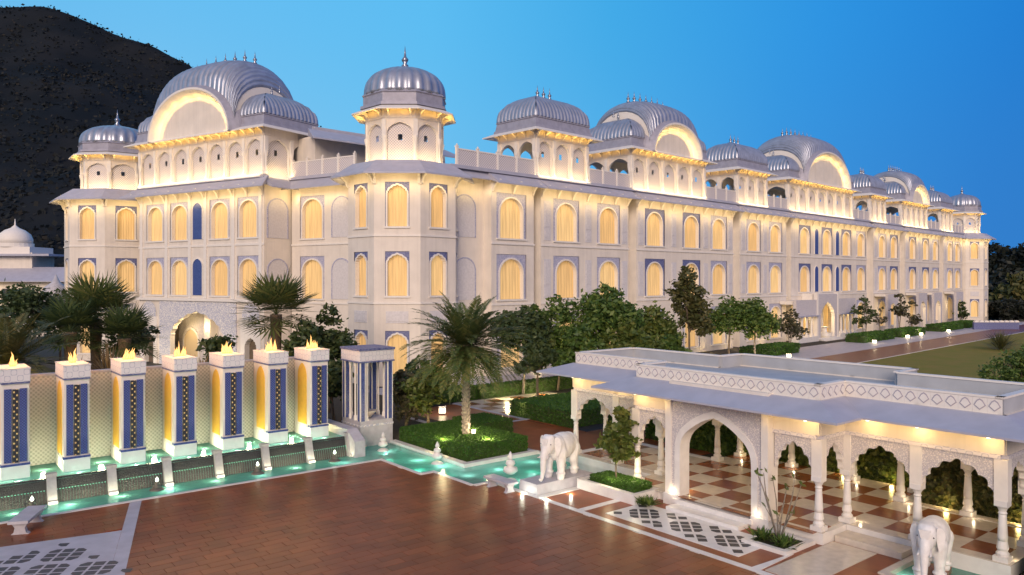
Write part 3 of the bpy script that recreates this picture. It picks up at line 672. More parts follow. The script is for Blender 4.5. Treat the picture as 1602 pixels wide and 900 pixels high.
# ---- entrance porch of the long wing
Mp=FL@T(75.4,-2.6,-.1); porch=palace
P=arch_pts(4.7,5.7,2.2,'bigcusp',cusps=9,cd=.06); put('porch_arch',arch_panel(MB(),6.6,6.9,P,0,.5,0,1).mesh('porch_arch',[carve,trim]),Mp,palace)
for x in (-3.5,3.5): put('porch_pier',MB().box(x-.22,x+.22,-.08,.5,0,7.1).mesh('porch_pier',trim),Mp,palace)
put('porch_roof',MB().box(-10,10,.52,2.55,5.5,6.0).box(-3.3,3.3,.52,2.55,6.01,7.0).mesh('porch_roof',trim),Mp,palace)
for a_,b_ in ((-10.2,-3.73),(3.73,10.2)):
    put('porch_eave',MB().box(a_,b_,-.5,.5,3.72,3.86).mesh('porch_eave',eave_m),Mp,palace); put('porch_frieze',MB().box(a_,b_,.02,.5,3.87,6.1).mesh('porch_frieze',carve),Mp,palace)
    put('porch_plinth',MB().box(a_,b_,-.3,1,-.3,.8).mesh('porch_plinth',marble),Mp,palace)
pc=MB().box(-.26,.26,-.26,.26,.8,1.1).lathe([(.22,1.101),(.17,1.3),(.15,3.1),(.24,3.4),(.26,3.7)],10).mesh('porch_column',trim)
for x in (-9.6,-8.1,-6.6,-5.1,5.1,6.6,8.1,9.6): put('porch_column',pc,Mp@T(x,.2,0),palace)
for i in range(3): put('porch_step',MB().box(-3.2,3.2,-1.2+.4*i,.6,-.3,.15*(i+1)).mesh('porch_step',marble),Mp@T(0,0,.002*i),palace)
put('porch_fountain',MB().lathe([(.9,0),(1.0,.5),(.3,.6),(.25,1.2),(.6,1.4),(.1,1.5)],12).mesh('porch_fountain',marble),Mp@T(1.0,.9,.5),palace)
for x,pw in ((0,190),(-7,90),(7,90)): point(Mp@Vector((x,1.2,3.4)),pw,WARM,.2)
# arched garden bays along the ground floor
bayP=arch_pts(3.0,4.9,1.5,'cusp',cusps=7,cd=.06); bayM=arch_panel(MB(),4.6,6.4,bayP,0,.45,0,1).mesh('garden_arch',[carve,trim]); bayR=MB().box(-2.3,2.3,.452,2.3,6.0,6.4).mesh('bay_roof',trim)
for x in (103.5,118.5,127,140.5):
    o=put('garden_arch',bayM,FL@T(x-1.5,-2.4,0),palace); put('bay_roof',bayR,FL@T(x-1.5,-2.4,0),o)
    point(FL@Vector((x-1.5,-1.0,3.6)),50,WARM,.2)
for x in (12.2,19.95,26.75,35.2,42.8,49.1,58.0): 
    point(FL@Vector((x+2.2,-1.3,.6)),45,WARM,.1)
# ================================================================= GROUND, WATER, PAVING (frame FG: x=a, y=b)
FG=Matrix.Translation((-6.68,38.298,0))@Matrix.Rotation(math.pi/2-TA,4,'Z')
gm=MB(); gm.box(-900,900,-60,2600,-1.2,-.7); struct('ground',gm.mesh('ground',soil))
def slab(name,rects,z,m,fr=None,zb=-.69):
    fr=FG if fr is None else fr; mb=MB()
    for (x0,x1,y0,y1) in rects: mb.box(x0,x1,y0,y1,zb,z)
    return struct(name,mb.mesh(name,m),fr)
slab('garden_soil',[(2.9,100,-3.3,70),(7.4,100,-60,-3.31),(-60,2.89,6.2,70)],-.03,soil)
slab('front_soil',[(-60,-16.6,-40,6.1)],-.03,soil)
# plaza
plaza=slab('plaza',[(-16.5,.0,-40,-.22),(.002,.72,-40,-3.85),(.722,1.5,-40,-6.8)],-.03,grout)
def kerb(rects,name='plaza_kerb',z=.02): 
    for r in rects: struct(name,MB().box(*r,-.5,z).mesh(name,marble),FG,plaza)
kerb([(-16.5,0,-.2,0),(.002,.2,-3.64,-.002),(.202,.72,-3.84,-3.64),(.722,.92,-6.78,-3.64),(.922,1.72,-6.98,-6.78)])
kerb([(1.72,1.97,-30,-6.8)],z=.012)
cells=[]
th_,tw_=.42,.95
iy=0; y=-.24
while y>-23:
    x=-16.4-(.47 if iy%2 else 0)+.13*(iy%3)
    while x<1.66:
        xm=0 if y>-3.86 else (.72 if y>-7.0 else 1.71)
        x1=min(x+tw_,xm-.01)
        if x1-x>.12 and not(-13.75<x<-11.2 and False):
            P_=FG@Vector(((x+x1)/2,y-th_/2,0)); px_=801+1200*P_[0]/P_[1]; py_=437+1200*9/P_[1]
            if -40<px_<1640 and py_<925:
                # skip the pale strip and the lattice field at the left
                if x1>-10.98+(y+.22)*.295-.25 or y>-3.4: cells.append((py_,x,x1,y))
        x+=tw_
    y-=th_; iy+=1
cells.sort(reverse=True)
bm_={}
for k,(p_,x,x1,y) in enumerate(cells):
    if k<290:
        w_=round(x1-x,2)
        if w_ not in bm_: bm_[w_]=MB().box(-w_/2+.006,w_/2-.006,-th_/2+.004,th_/2-.004,-.03,0,tx=.002,ty=.002).mesh('paving_stone',brown)
        put('paving_stone',bm_[w_],FG@T((x+x1)/2,y-th_/2,R.uniform(-.0015,.0015)),plaza)
rest=MB()
for (p_,x,x1,y) in cells[290:]: rest.box(x+.006,x1-.006,y-th_+.006,y-.006,-.03,R.uniform(-.0015,.0015))
o=put('distant_paving_stones',rest.mesh('distant_paving_stones',brown),FG,plaza); o['kind']='stuff'
# pale strip + lattice inlay at the left
def quadslab(name,P,z0,z1,m,parent=None,fr=None):
    return struct(name,MB().prism(P,z0,z1).mesh(name,m),FG if fr is None else fr,parent)
quadslab('pale_strip',[(-13.9,-8.6),(-13.45,-8.6),(-10.98,-.22),(-11.42,-.22)],-.03,.006,path_m,plaza)
quadslab('pale_field',[(-16.4,-9.5),(-14.172,-9.5),(-12.49,-3.8),(-16.4,-3.05)],-.03,.004,path_m,plaza)
def lattice(par,x0,x1,y0,y1,pitch,z=.008,fr=None):
    """inlay of dark pieces in 3 x 3 clusters set diagonally, pale bands between"""
    fr=fr or FG; c_=math.cos(math.pi/4); p=pitch/3.55; h=p*.40
    K=int(max(x1-x0,y1-y0)/pitch)+3; mx_,my_=(x0+x1)/2,(y0+y1)/2; cache={}
    for I in range(-K,K+1):
        for J in range(-K,K+1):
            for a in (-1,0,1):
                for b in (-1,0,1):
                    u=I*pitch+a*p; v=J*pitch+b*p; x=mx_+(u-v)*c_; y=my_+(u+v)*c_
                    if not(x0+h*1.15<x<x1-h*1.15 and y0+h*1.15<y<y1-h*1.15): continue
                    if (a,b) not in cache:
                        P=[(-h,-h),(h,-h),(h,h),(-h,h)]
                        if a and b: # clipped outer corner
                            P=[(-h,-h),(h,-h),(h,0),(0,h),(-h,h)]; P=[(q[0]*a,q[1]*b) for q in P]
                            if a*b<0: P.reverse()
                        cache[(a,b)]=MB().prism(P,-.004,0).mesh('inlay_piece',latt_dark)
                    struct('inlay_piece',cache[(a,b)],fr@T(x,y,z)@RZ(45),par)
Lf=FG@T(-15.0,-6.1,0)@RZ(16)
lattice(plaza,-2.2,1.55,-2.6,1.9,1.42,fr=Lf)
# forecourt in front of the pavilion
fore=slab('forecourt',[(1.98,5.6,-20.1,-9.8),(1.98,4.55,-40,-20.102),(4.55,7.2,-22.75,-20.102)],-.02,brown)
def fbox(n,x0,x1,y0,y1,z,m): struct(n,MB().box(x0,x1,y0,y1,z-.03,z).mesh(n,m),FG,fore)
fbox('forecourt_band',1.98,5.2,-10.2,-9.85,.004,marble); fbox('forecourt_band',1.98,4.2,-12.55,-12.25,.004,marble)
fbox('lattice_field',2.45,4.62,-19.25,-13.3,.004,marble)
lattice(fore,2.47,4.60,-19.23,-13.32,1.40,z=.009)
quadslab('diagonal_band',[(1.98,-20.35),(1.98,-20.05),(4.0,-20.2),(4.05,-20.25)],-.02,.006,marble,fore)
fbox('forecourt_slab',2.1,6.2,-21.95,-20.45,.005,beige)
fbox('forecourt_panel',2.1,4.3,-24.4,-22.9,.004,beige)
# pools
basin=slab('pool_basin',[(-60,2.88,.0,6.2),(.2,2.9,-6.6,-.0),(.9,7.39,-9.0,-3.4),(4.56,7.19,-28,-22.76)],-.55,pooltile)
def wat(rects,z,name='pool_water'):
    mb=MB()
    for (a,b,c,d) in rects: mb.quad((a,c,z),(b,c,z),(b,d,z),(a,d,z))
    return struct(name,mb.mesh(name,water),FG)
wat([(-40,.2,0,1.9),(.2,2.5,-3.64,3.4),(-.1,.2,1.9,3.4),(.92,7.2,-6.78,-3.64),(1.72,4.3,-8.9,-6.78)],-.07)
wat([(-16.6,-.6,2.1,5.35)],.84,'upper_pool_water'); wat([(4.8,7.2,-27,-23.0)],-.12); slab('pool_rim',[(4.56,4.8,-28,-22.76),(4.8,7.19,-23.0,-22.76)],.03,beige)
slab('pool_coping',[(2.5,2.88,-3.9,3.2),(2.882,7.2,-3.9,-3.55)],.1,marble); slab('pool_coping',[(2.5,2.62,-3.55,3.2)],-.02,pooltile,zb=-.5)
slab('pool_surround',[(4.3,5.6,-9.8,-8.9),(7.2,7.4,-9.8,-3.56)],.05,marble)
# upper basin shell
struct('upper_basin',MB().box(-16.6,-.62,2.05,5.4,-.5,.45).mesh('upper_basin',pooltile),FG)
# ---- fountain wall, pillars, cascade
wl=thing('fountain_wall','patterned screen wall standing behind the seven fire pillars in the upper pool','wall',FG)
put('wall_face',MB().box(-40,-.75,5.4,5.7,0,4.72).mesh('wall_face',wallpat),FG,wl)
put('coping',MB().box(-40,-.7,5.35,5.75,4.721,4.82).mesh('coping',marble_b),FG,wl)
PO=['leftmost of the seven fire pillars, cut by the left edge above the grey bench','second fire pillar from the left, in front of the orange-lit palm fronds','third fire pillar from the left, below the dark fan palm','middle fire pillar of the seven, in front of the carved palace portal','fifth fire pillar from the left, below the right side of the portal','sixth fire pillar from the left, in front of the second fan palm','rightmost fire pillar, nearest the blue columned kiosk']
pw=.96; pd=2.0
pb=MB().box(-pw/2-.02,pw/2+.02,0,pd,.4,1.36).mesh('base',marble)
ps=MB().box(-pw/2,pw/2,.06,pd,1.362,4.72).mesh('shaft',trim)
pp=MB().box(-.125,.125,-.0,.05,1.52,4.52).mesh('blue_panel',bluepat)
pg_=MB().box(-.10,.10,-.0,.05,1.5,4.5).mesh('gold_mosaic_strip',mosaic)
pl_=MB().box(-pw/2-.04,pw/2+.04,.0,.3,1.364,1.45).mesh('blue_ledge',bluetile)
Pn=arch_pts(1.1,3.15,.75,'point'); pn=MB(); pn.prism(Pn,-.02,.0,'y'); pn=pn.mesh('yellow_niche',yellow)
pcp=MB().box(-pw/2-.03,pw/2+.03,-.05,pd+.02,4.8,5.32).mesh('cap',frieze_m)
pcb=MB().box(-pw/2-.02,pw/2+.02,-.02,pd+.01,4.722,4.798).mesh('cap_moulding',bluepaint)
pct=MB().box(-pw/2-.05,pw/2+.05,-.07,pd+.03,5.322,5.36).mesh('cap_slab',marble)
def flame_mesh(seed,wd):
    rr=random.Random(seed*13+5); mb=MB(); n=5 if wd<.3 else 9
    for k in range(n):
        x=(k-(n-1)/2)*wd/n+rr.uniform(-.03,.03); h=(.78-.5*abs(k-(n-1)/2)/n)*rr.uniform(.55,1.1); r=rr.uniform(.06,.11); bx,by=rr.uniform(-.14,.14),rr.uniform(-.06,.06); y0=rr.uniform(-.12,.12)
        path=[(x,y0,0),(x+bx*.1,y0,h*.2),(x+bx*.5,y0+by,h*.45),(x+bx*.3,y0+by,h*.7),(x+bx,y0+by*1.5,h)]
        mb.tube(path,[r*.6,r,r*.75,r*.38,.004],9)
    return mb.mesh('flame',flame_m,True)
for k in range(7):
    a=-14.95+k*2.215; M=FG@T(a,3.15,0)
    t_=thing('fire_pillar',PO[k],'pillar',M,'fire pillars standing in the upper pool')
    put('base',pb,M,t_); put('shaft',ps,M,t_)
    for q in (-.27,.27): put('blue_panel',pp,M@T(q,0,0),t_)
    put('gold_mosaic_strip',pg_,M,t_); put('blue_ledge',pl_,M,t_)
    put('yellow_niche',pn,M@T(-pw/2,1.05,1.47)@RZ(-90),t_); put('yellow_niche',pn,M@T(pw/2,1.05,1.47)@RZ(90),t_)
    put('cap_moulding',pcb,M,t_); put('cap',pcp,M,t_); put('cap_slab',pct,M,t_)
    put('flame',flame_mesh(k,(.22,.26,.5,.5,.55,.6,.65)[k]),M@T(0,.95,5.37)@Matrix.Scale(.85,4),t_)
    point(M@Vector((0,.95,6.0)),120,(1,.46,.12),.2)
    for q in (-1.1,): point(M@Vector((q,1.0,1.05)),42,(1,.97,.62),.1)
    point(M@Vector((0,-.5,.8)),12,(.9,1,.75),.03); point(M@Vector((-.85,.2,.8)),12,(.9,1,.7),.03)
point(FG@Vector((-.4-.6,4.2,1.0)),16,(1,.88,.45),.1)
cas=thing('cascade_fountain','dark wet slate cascade with pale dividing piers below the fire pillars','fountain',FG)
for k in range(-1,8):
    x0=-13.84-2.215+k*2.215-.0; xa,xb=x0+.17,min(x0+2.215-.17,-.75)
    if xb<=xa: continue
    cp=MB(); n=int((xb-xa)/.055)
    for i in range(n):   # narrow vertical ribs of the slate face
        u0,u1=xa+(xb-xa)*i/n,xa+(xb-xa)*(i+1)/n; e=.018 if i%2 else 0
        cp.quad((u0,1.85-e,-.45),(u1,1.85-e,-.45),(u1,2.16-e,.9),(u0,2.16-e,.9))
    cp.box(xa,xb,2.17,2.3,-.45,.9)
    put('slate_panel',cp.mesh('slate_panel',slate),FG,cas)
dv=MB().prism([(1.62,-.45),(1.62,.05),(1.72,.1),(2.02,.98),(2.3,1.06),(2.3,-.45)],-.17,.17,'x'); dv.box(-.2,.2,2.0,2.34,.99,1.1); dv=dv.mesh('dividing_pier',pier_m)
for k in range(-1,7): put('dividing_pier',dv,FG@T(-13.84+k*2.215,0,0),cas)
put('cheek_wall',MB().prism([(1.3,-.5),(1.3,.75),(2.2,1.25),(6.1,1.25),(6.1,-.5)],-.62,-.02,'x').mesh('cheek_wall',marble_b),FG,cas)
for k in range(9):
    a=-15.6+k*1.9
    if a<-.6: point(FG@Vector((a+.4,1.2,-.2)),20,(.95,1,.70),.15)
for a,b,pw_ in ((-13.5,.8,7),(-9.6,.8,7),(-5.6,.8,7),(-1.5,.7,9),(1.4,1.6,16),(1.6,-1.2,14),(1.9,-3.0,12),(1.8,-5.2,10),(3.6,-5.2,12),(5.8,-5.0,10),(3.2,-7.6,14)): point(FG@Vector((a,b,-.3)),pw_*2.0,(.80,1,.92),.2)
point(FG@Vector((5.3,-23.3,-.3)),6,(.9,1,.9),.08)
for k in range(8): point(FG@Vector((-16.05+k*2.215,2.75,.52)),30,(.78,1,.90),.18)
# fountain jets / lotus finials
def spout(a,b,label,h=1.0,dk=False,z=-.3):
    M=FG@T(a,b,z); t_=thing('fountain_spout',label,'fountain',M,'small tiered spouts standing in the pools')
    m_=bronze if dk else marble; h=h*(.8 if dk else 1)
    put('lotus_base',MB().lathe([(.10,0),(.26,.05),(.30,.22),(.22,.30),(.12,.34)],14,rib=.12,ribk=14).mesh('lotus_base',m_,True),M,t_)
    put('tier',MB().lathe([(.10,.341),(.21,.42),(.19,.52),(.08,.56),(.14,.62),(.12,.70),(.05,.74)],12).mesh('tier',m_,True),M@Matrix.Scale(h,4),t_)
    put('glowing_tip',MB().lathe([(.05,.741),(.085,.80),(.06,.87),(.01,.97)],10).mesh('glowing_tip',poollamp_m if dk else m_,True),M@Matrix.Scale(h,4),t_)
strip(FG,-16.4,-.7,1.45,-.02,(0,.55,.83),12,(1,.93,.55),.08)
spout(-14.6,1.35,'dark lotus spout with a glowing tip, nearest the left grey bench',1,True)
spout(-10.0,1.35,'dark lotus spout with a glowing tip beside the top of the pale paving strip',1,True)
spout(-5.6,1.35,'dark lotus spout with a glowing tip below the fifth fire pillar',1,True)
spout(-1.7,1.35,'dark lotus spout with a glowing tip beside the end wall of the cascade',1,True)
spout(1.35,1.9,'pale tiered spout in front of the blue kiosk base',1.25)
spout(2.0,-2.3,'pale tiered spout in the turquoise channel below the clipped palm hedge',1.35)
spout(2.75,-7.1,'pale tiered spout between the grey bench and the elephant statue',1.6)
# ---- blue columned kiosk
kx0,kx1,ky0,ky1=.75,2.75,3.3,5.4
kk=thing('tiled_kiosk','small square kiosk with blue tiled columns on a pale block beside the pool','kiosk',FG@T(1.75,4.35,0))
put('base',MB().box(kx0,kx1,ky0,ky1,-.5,1.3).mesh('base',marble_b),FG,kk); put('base_band',MB().box(kx0-.03,kx1+.03,ky0-.03,ky1+.03,1.0,1.1).mesh('base_band',carveblue),FG,kk)
for i,(x,y) in enumerate(((kx0,ky0),(kx1-.32,ky0),(kx0,ky1-.32),(kx1-.32,ky1-.32))):
    o=put('column',MB().box(x,x+.32,y,y+.32,1.302,4.5).mesh('column',bluetile),FG,kk)
    for (q0,q1) in ((0,.045),(.275,.32)): put('white_edge',MB().box(x+q0,x+q1,y-.015,y-.001,1.302,4.5).box(x-.015,x-.001,y+q0,y+q1,1.302,4.5).mesh('white_edge',trim),FG,o)
cm=MB().lathe([(.09,1.302),(.09,1.5),(.055,1.6),(.05,4.2),(.08,4.3),(.08,4.5)],8).mesh('slim_column',trim)
for x,y in ((kx0+.45,ky0+.1),(kx0+.1,ky0+.75),(kx0+.1,ky0+1.35),(kx0+.5,ky1-.15),(kx1-.5,ky1-.15),(kx1-.12,ky0+.8),(kx1-.12,ky0+1.4)): put('slim_column',cm,FG@T(x,y,0),kk)
put('frieze',MB().box(kx0-.05,kx1+.05,ky0-.05,ky1+.05,4.5,5.12).mesh('frieze',frieze_m),FG,kk); put('cap_slab',MB().box(kx0-.1,kx1+.1,ky0-.1,ky1+.1,5.121,5.24).mesh('cap_slab',bluepaint),FG,kk); put('frieze_edge',MB().box(kx0-.08,kx1+.08,ky0-.08,ky1+.08,4.47,4.55).mesh('frieze_edge',bluepaint),FG,kk)
point(FG@Vector((1.75,4.0,1.6)),14,WARMW,.06); point(FG@Vector((1.2,3.6,1.5)),6,WARMW,.05)
bw_=thing('flower_bowl','pale stone bowl with a small plant inside the blue tiled kiosk','bowl',FG@T(1.75,4.2,1.3),me=MB().lathe([(.12,0),(.16,.1),(.42,.35),(.46,.42),(.4,.42),(.3,.38)],14).mesh('flower_bowl',beige,True))
# ================================================================= FOLIAGE
def quadmesh(name,V,m):
    n=len(V)//4; me=bpy.data.meshes.new(name); me.vertices.add(n*4); me.vertices.foreach_set('co',V.astype(np.float32).ravel())
    me.loops.add(n*4); me.loops.foreach_set('vertex_index',np.arange(n*4,dtype=np.int32)); me.polygons.add(n)
    me.polygons.foreach_set('loop_start',np.arange(0,n*4,4,dtype=np.int32)); me.polygons.foreach_set('loop_total',np.full(n,4,dtype=np.int32))
    me.materials.append(m); me.update(); me.validate(); return me
def leaves(C,size,el=1.9,up=0.3):
    n=len(C); d=NR.normal(size=(n,3)); d[:,2]*=.7; d/=np.linalg.norm(d,axis=1)[:,None]+1e-9
    e=NR.normal(size=(n,3)); u=np.cross(d,e); u/=np.linalg.norm(u,axis=1)[:,None]+1e-9
    s=size*NR.uniform(.6,1.3,(n,1)); L_=d*s*el/2; U=u*s/2
    return np.stack([C-L_,C+U,C+L_,C-U],1).reshape(-1,3)
def blob(blobs,n,size,shell=.55):
    """leaf positions in clumps through the given (x,y,z,r) blobs"""
    out_=[]; tot=sum(b[3]**2 for b in blobs)
    for (x,y,z,r) in blobs:
        k=max(6,int(26*r**1.3)); m_=int(n*r*r/tot/k)+1
        for q in range(k):
            d=NR.normal(size=3); d/=np.linalg.norm(d); rr=r*(shell+(1-shell)*NR.uniform()**.6)*NR.uniform(.75,1.1)
            c=np.array((x,y,z))+d*rr*np.array((1,1,.85)); cr=r*NR.uniform(.16,.34)
            out_.append(c+NR.normal(size=(m_,3))*cr*np.array((1,1,.7))*.7)
    return leaves(np.concatenate(out_),size)
def tree(x,y,label,blobs,n=2600,size=.22,lm=None,bm=None,h=None,tr=.12,name='tree',group=None,cat='tree',limbs=4,base=0,stems=1):
    M=T(x,y,base); t_=thing(name,label,cat,M,group); lm=lm or leaf
    tb=MB()
    for s_ in range(stems):
        off=Vector((R.uniform(-.15,.15)*(stems>1),R.uniform(-.15,.15)*(stems>1),-.4)); mz_=min(b[2] for b in blobs)
        f_=Vector((R.uniform(-.3,.3),R.uniform(-.3,.3),mz_-.2)); tb.tube([off,off*.5+f_*.5+Vector((R.uniform(-.1,.1),0,0)),f_],[tr,tr*.8,tr*.65],8)
        for b in blobs[:limbs] if stems==1 else R.sample(blobs,min(len(blobs),3)):
            e=Vector(b[:3]); mid=f_.lerp(e,.5)+Vector((R.uniform(-.2,.2),R.uniform(-.2,.2),-.1)); tb.tube([f_*.93,mid,e],[tr*.6,tr*.38,tr*.15],6)
            for _ in range(2):
                q=e+Vector((R.uniform(-1,1),R.uniform(-1,1),R.uniform(-.2,1)))*b[3]*.7; tb.tube([mid,e.lerp(q,.5),q],[tr*.3,tr*.2,tr*.06],5)
    put('trunk',tb.mesh('trunk',bm or bark,True),M,t_); put('crown',quadmesh('crown',blob(blobs,n,size),lm),M,t_); return t_
def at(px,Y): return (px-801)/1200*Y
def zz(py,Y): return 9-(py-437)/1200*Y
def crownblobs(px,Y,y0,y1,r,n=5):
    """blobs filling the span between heights y0 (top) and y1 (bottom); r half width in m"""
    z1,z0=zz(y0,Y),zz(y1,Y); h=z1-z0; o_=[]
    for i in range(n):
        a=2*math.pi*i/n+R.uniform(-.3,.3); q=R.uniform(.35,.6)*r; rr=R.uniform(.38,.52)*min(r,h/1.4)
        o_.append((q*math.cos(a),q*math.sin(a)*.8,z0+h*R.uniform(.3,.68),rr))
    o_.append((0,0,z1-.42*min(r,h/1.5),.42*min(r,h/1.5))); return o_
for (px,Y,y0,y1,r,lab,lm,pb_,n) in ((818,60,478,572,2.6,'dark leafy tree with a pale forked trunk just right of the big date palm',leafd,palebark,2600),
  (872,62,462,585,3.1,'dense dark tree between the date palm and the pavilion roof, under the first single window',leaf,bark,3600),
  (945,62,440,585,3.2,'tallest broad green tree behind the left end of the pavilion roof',leaf,bark,4200),
  (1018,64,474,580,2.8,'rounded yellow-green tree left of the tall slender tree',leafy,bark,3200),
  (1140,82,462,528,2.6,'left one of the two umbrella-crowned trees before the lit ground floor',leaf,bark,2200),
  (1182,83,466,532,2.7,'right one of the two umbrella-crowned trees, with a leaning trunk',leaf,palebark,2400)):
    tree(at(px,Y),Y,lab,crownblobs(px,Y,y0,y1,r*1.06,9),int(n*1.5),.23,lm,pb_,group='trees along the long wing',stems=1)
    point((at(px,Y)-1.2,Y-2.4,.6),95,(1,.82,.42),.1); point((at(px,Y)+1.0,Y-2.8,.5),95,(1,.78,.38),.1)
for px,Y,y0,y1,r_,l_,lm_ in ((905,57,505,600,2.2,'low green shrub filling the gap right of the dense dark tree',leaf),(985,58,500,600,2.4,'low yellow-green shrub behind the left roof of the pavilion',leafy),(842,57,520,600,1.6,'low dark shrub between the two left trees of the row',leafd),(1050,62,520,590,1.9,'low shrub at the foot of the tall slender tree',leaf)):
    tree(at(px,Y),Y,l_,crownblobs(px,Y,y0,y1,r_,7),2400,.24,lm_,bark,group='shrubs under the tree row',name='bush',cat='bush')
Y=70; x=at(1078,Y); tree(x,Y,'tall slender olive-green tree with a split crown rising above the pavilion roof',[(-.2,0,zz(432,Y),.9),(-.6,0,zz(455,Y),1.2),(.4,0,zz(462,Y),1.1),(.9,0,zz(490,Y),1.3),(.1,0,zz(500,Y),1.0),(-.3,.3,zz(478,Y),1.2),(1.3,0,zz(512,Y),.9)],3000,.24,leafo,bark,group='trees along the long wing')
for (px,Y,y0,y1,r,lab,lm,n,sz) in ((1236,98,482,545,2.2,'pale sparse flowering tree left of the entrance porch',leafp,700,.26),
  (1352,116,462,522,1.9,'thin dark-leaved tree right of the entrance porch',leafd,420,.30),(1378,122,478,520,1.3,'small bare-branched tree inside the first arched garden bay',leafp,120,.25),
  (1408,128,458,520,1.8,'thin pale tree between the second and third garden bays',leafp,420,.28),(1428,133,470,520,1.6,'slim pale tree just left of the fourth garden bay',leafp,300,.28),
  (1503,160,470,505,1.8,'dark bent tree before the end tower of the long wing',leafd,420,.35)):
    tree(at(px,Y),Y,lab,crownblobs(px,Y,y0,y1,r,5),n,sz,lm,palebark,group='trees along the long wing',stems=2,tr=.10)
# ground lamps beside the garden hedges
lm_body=MB().box(-.2,.2,-.2,.2,0,.32).mesh('lamp_box',lamp_m); lm_cap=MB().box(-.24,.24,-.24,.24,.321,.38).mesh('lamp_lid',marble); lm_foot=MB().box(-.22,.22,-.22,.22,-.08,-.001).mesh('lamp_foot',marble)
def lamp(x,y,label,z=.1,p=30,s=1):
    M=T(x,y,z)@Matrix.Scale(s,4); t_=thing('ground_lantern',label,'lantern',M,'low glowing ground lanterns')
    put('lamp_box',lm_body,M,t_); put('lamp_lid',lm_cap,M,t_); put('lamp_foot',lm_foot,M,t_); point((x,y-.1,z+.75*s),p,WARMW,.12)
def GP(px,py,z=0): Y=(9-z)*1200/(py-437); return ((px-801)/1200*Y,Y)
for px,py,l in ((1234,560,'square lantern at the corner of the flower hedge left of the porch'),(1368,537,'lantern at the hedge right of the porch'),(1420,529,'lantern at the front of the middle garden hedge'),(1441,525,'lantern just right of the middle garden hedge'),(1484,520,'farthest lantern, before the last garden hedge')):
    x,y=GP(px,py); lamp(x,y,l,.1,36,.95)
x,y=GP(692,648); lamp(x,y,'white lantern beyond the clipped hedge, left of the date palm trunk',.1,22,1.0)
x,y=GP(822,652); lamp(x,y,'lantern at the path corner beside the far hedge, above the elephant',.1,30,1.0)
x,y=GP(741,679,.8); lamp(x,y,'small lantern on the clipped hedge at the foot of the date palm',.86,26,.45)
# hedges: dense box core with leaf shell
def hedge(fr,x0,x1,y0,y1,z0,z1,label,n=5000,size=.07,lm=None,group='clipped garden hedges',name='hedge'):
    t_=thing(name,label,'hedge',fr@T((x0+x1)/2,(y0+y1)/2,z0),group); g=size*.6
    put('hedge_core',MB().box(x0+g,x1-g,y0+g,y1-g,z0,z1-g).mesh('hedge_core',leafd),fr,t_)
    A=[(x1-x0)*(y1-y0),(x1-x0)*(z1-z0),(x1-x0)*(z1-z0),(y1-y0)*(z1-z0),(y1-y0)*(z1-z0)]; S_=sum(A); C=[]
    for k,a in enumerate(A):
        m_=int(n*a/S_); u=NR.uniform(size=(m_,3))*np.array((x1-x0,y1-y0,z1-z0))+np.array((x0,y0,z0))
        if k==0: u[:,2]=z1
        elif k<3: u[:,1]=(y0,y1)[k-1]
        else: u[:,0]=(x0,x1)[k-3]
        C.append(u)
    C=np.concatenate(C)+NR.normal(size=(sum(len(c) for c in C),3))*size*.16
    put('foliage',quadmesh('foliage',leaves(C,size,1.6),lm or hedge_l),fr,t_); return t_
hedge(FG,3.0,6.9,-3.4,3.0,-.03,.80,'clipped square hedge around the date palm beside the turquoise channel',26000,.06)
hedge(FG,7.1,9.5,1.0,3.8,-.03,.8,'lower clipped hedge directly behind the date palm',6000,.06)
hedge(FG,13.0,20.0,-.2,5.6,-.03,1.0,'broad clipped hedge between the garden path and the pavilion',14000,.08)
hedge(FG,15.5,30,12.2,13.2,-.03,.95,'long low hedge beyond the chequered path',7000,.09)
hedge(FG,10.5,15.3,12.4,13.6,-.03,1.0,'short hedge left of the long low hedge beyond the chequered path',4000,.09)
for (a,b,l) in ((42.5,52.3,'flower hedge left of the entrance porch'),(72.0,83.5,'first garden hedge right of the entrance porch'),(86.5,97,'second garden hedge right of the entrance porch'),(105.2,117,'third garden hedge right of the entrance porch'),(119,126,'last small hedge before the end tower')):
    hedge(FL,a,b,-9.2,-6.6,0,1.15,l,3000,.16)
# paths by the palace
slab('garden_path',[(8.2,12.6,3.9,11.5),(12.8,13.0,-1.5,3.6),(7.42,12.8,-9.5,.9),(9.55,12.59,.92,3.58),(12.81,20,-9.5,-1.6)],.0,brown); slab('path_edge',[(8.2,13.0,3.6,3.88),(12.62,12.9,3.9,11.8),(7.1,7.4,-3.5,9)],.02,path_m)
ck=slab('chequered_path',[(12.92,22,5.7,12.1)],-.006,beige)
ti=MB().box(-.56,.56,-.56,.56,-.02,0).mesh('path_tile',terracotta)
for i in range(7):
    for j in range(5):
        if (i+j)%2==0: struct('path_tile',ti,FG@T(13.6+i*1.15,6.3+j*1.15,.004),ck)
slab('palace_promenade',[(20,158,-13.3,-6.0)],.03,path_m,FL); slab('brown_promenade',[(25,160,-18.8,-13.32)],.025,brown,FL)
slab('lawn',[(25,200,-75,-19.0)],.02,lawn_m,FL); slab('lawn_edge',[(25,160,-18.98,-18.82)],.04,marble,FL)
slab('palace_apron',[(-4,20,-5,1.0)],.0,path_m,FL)
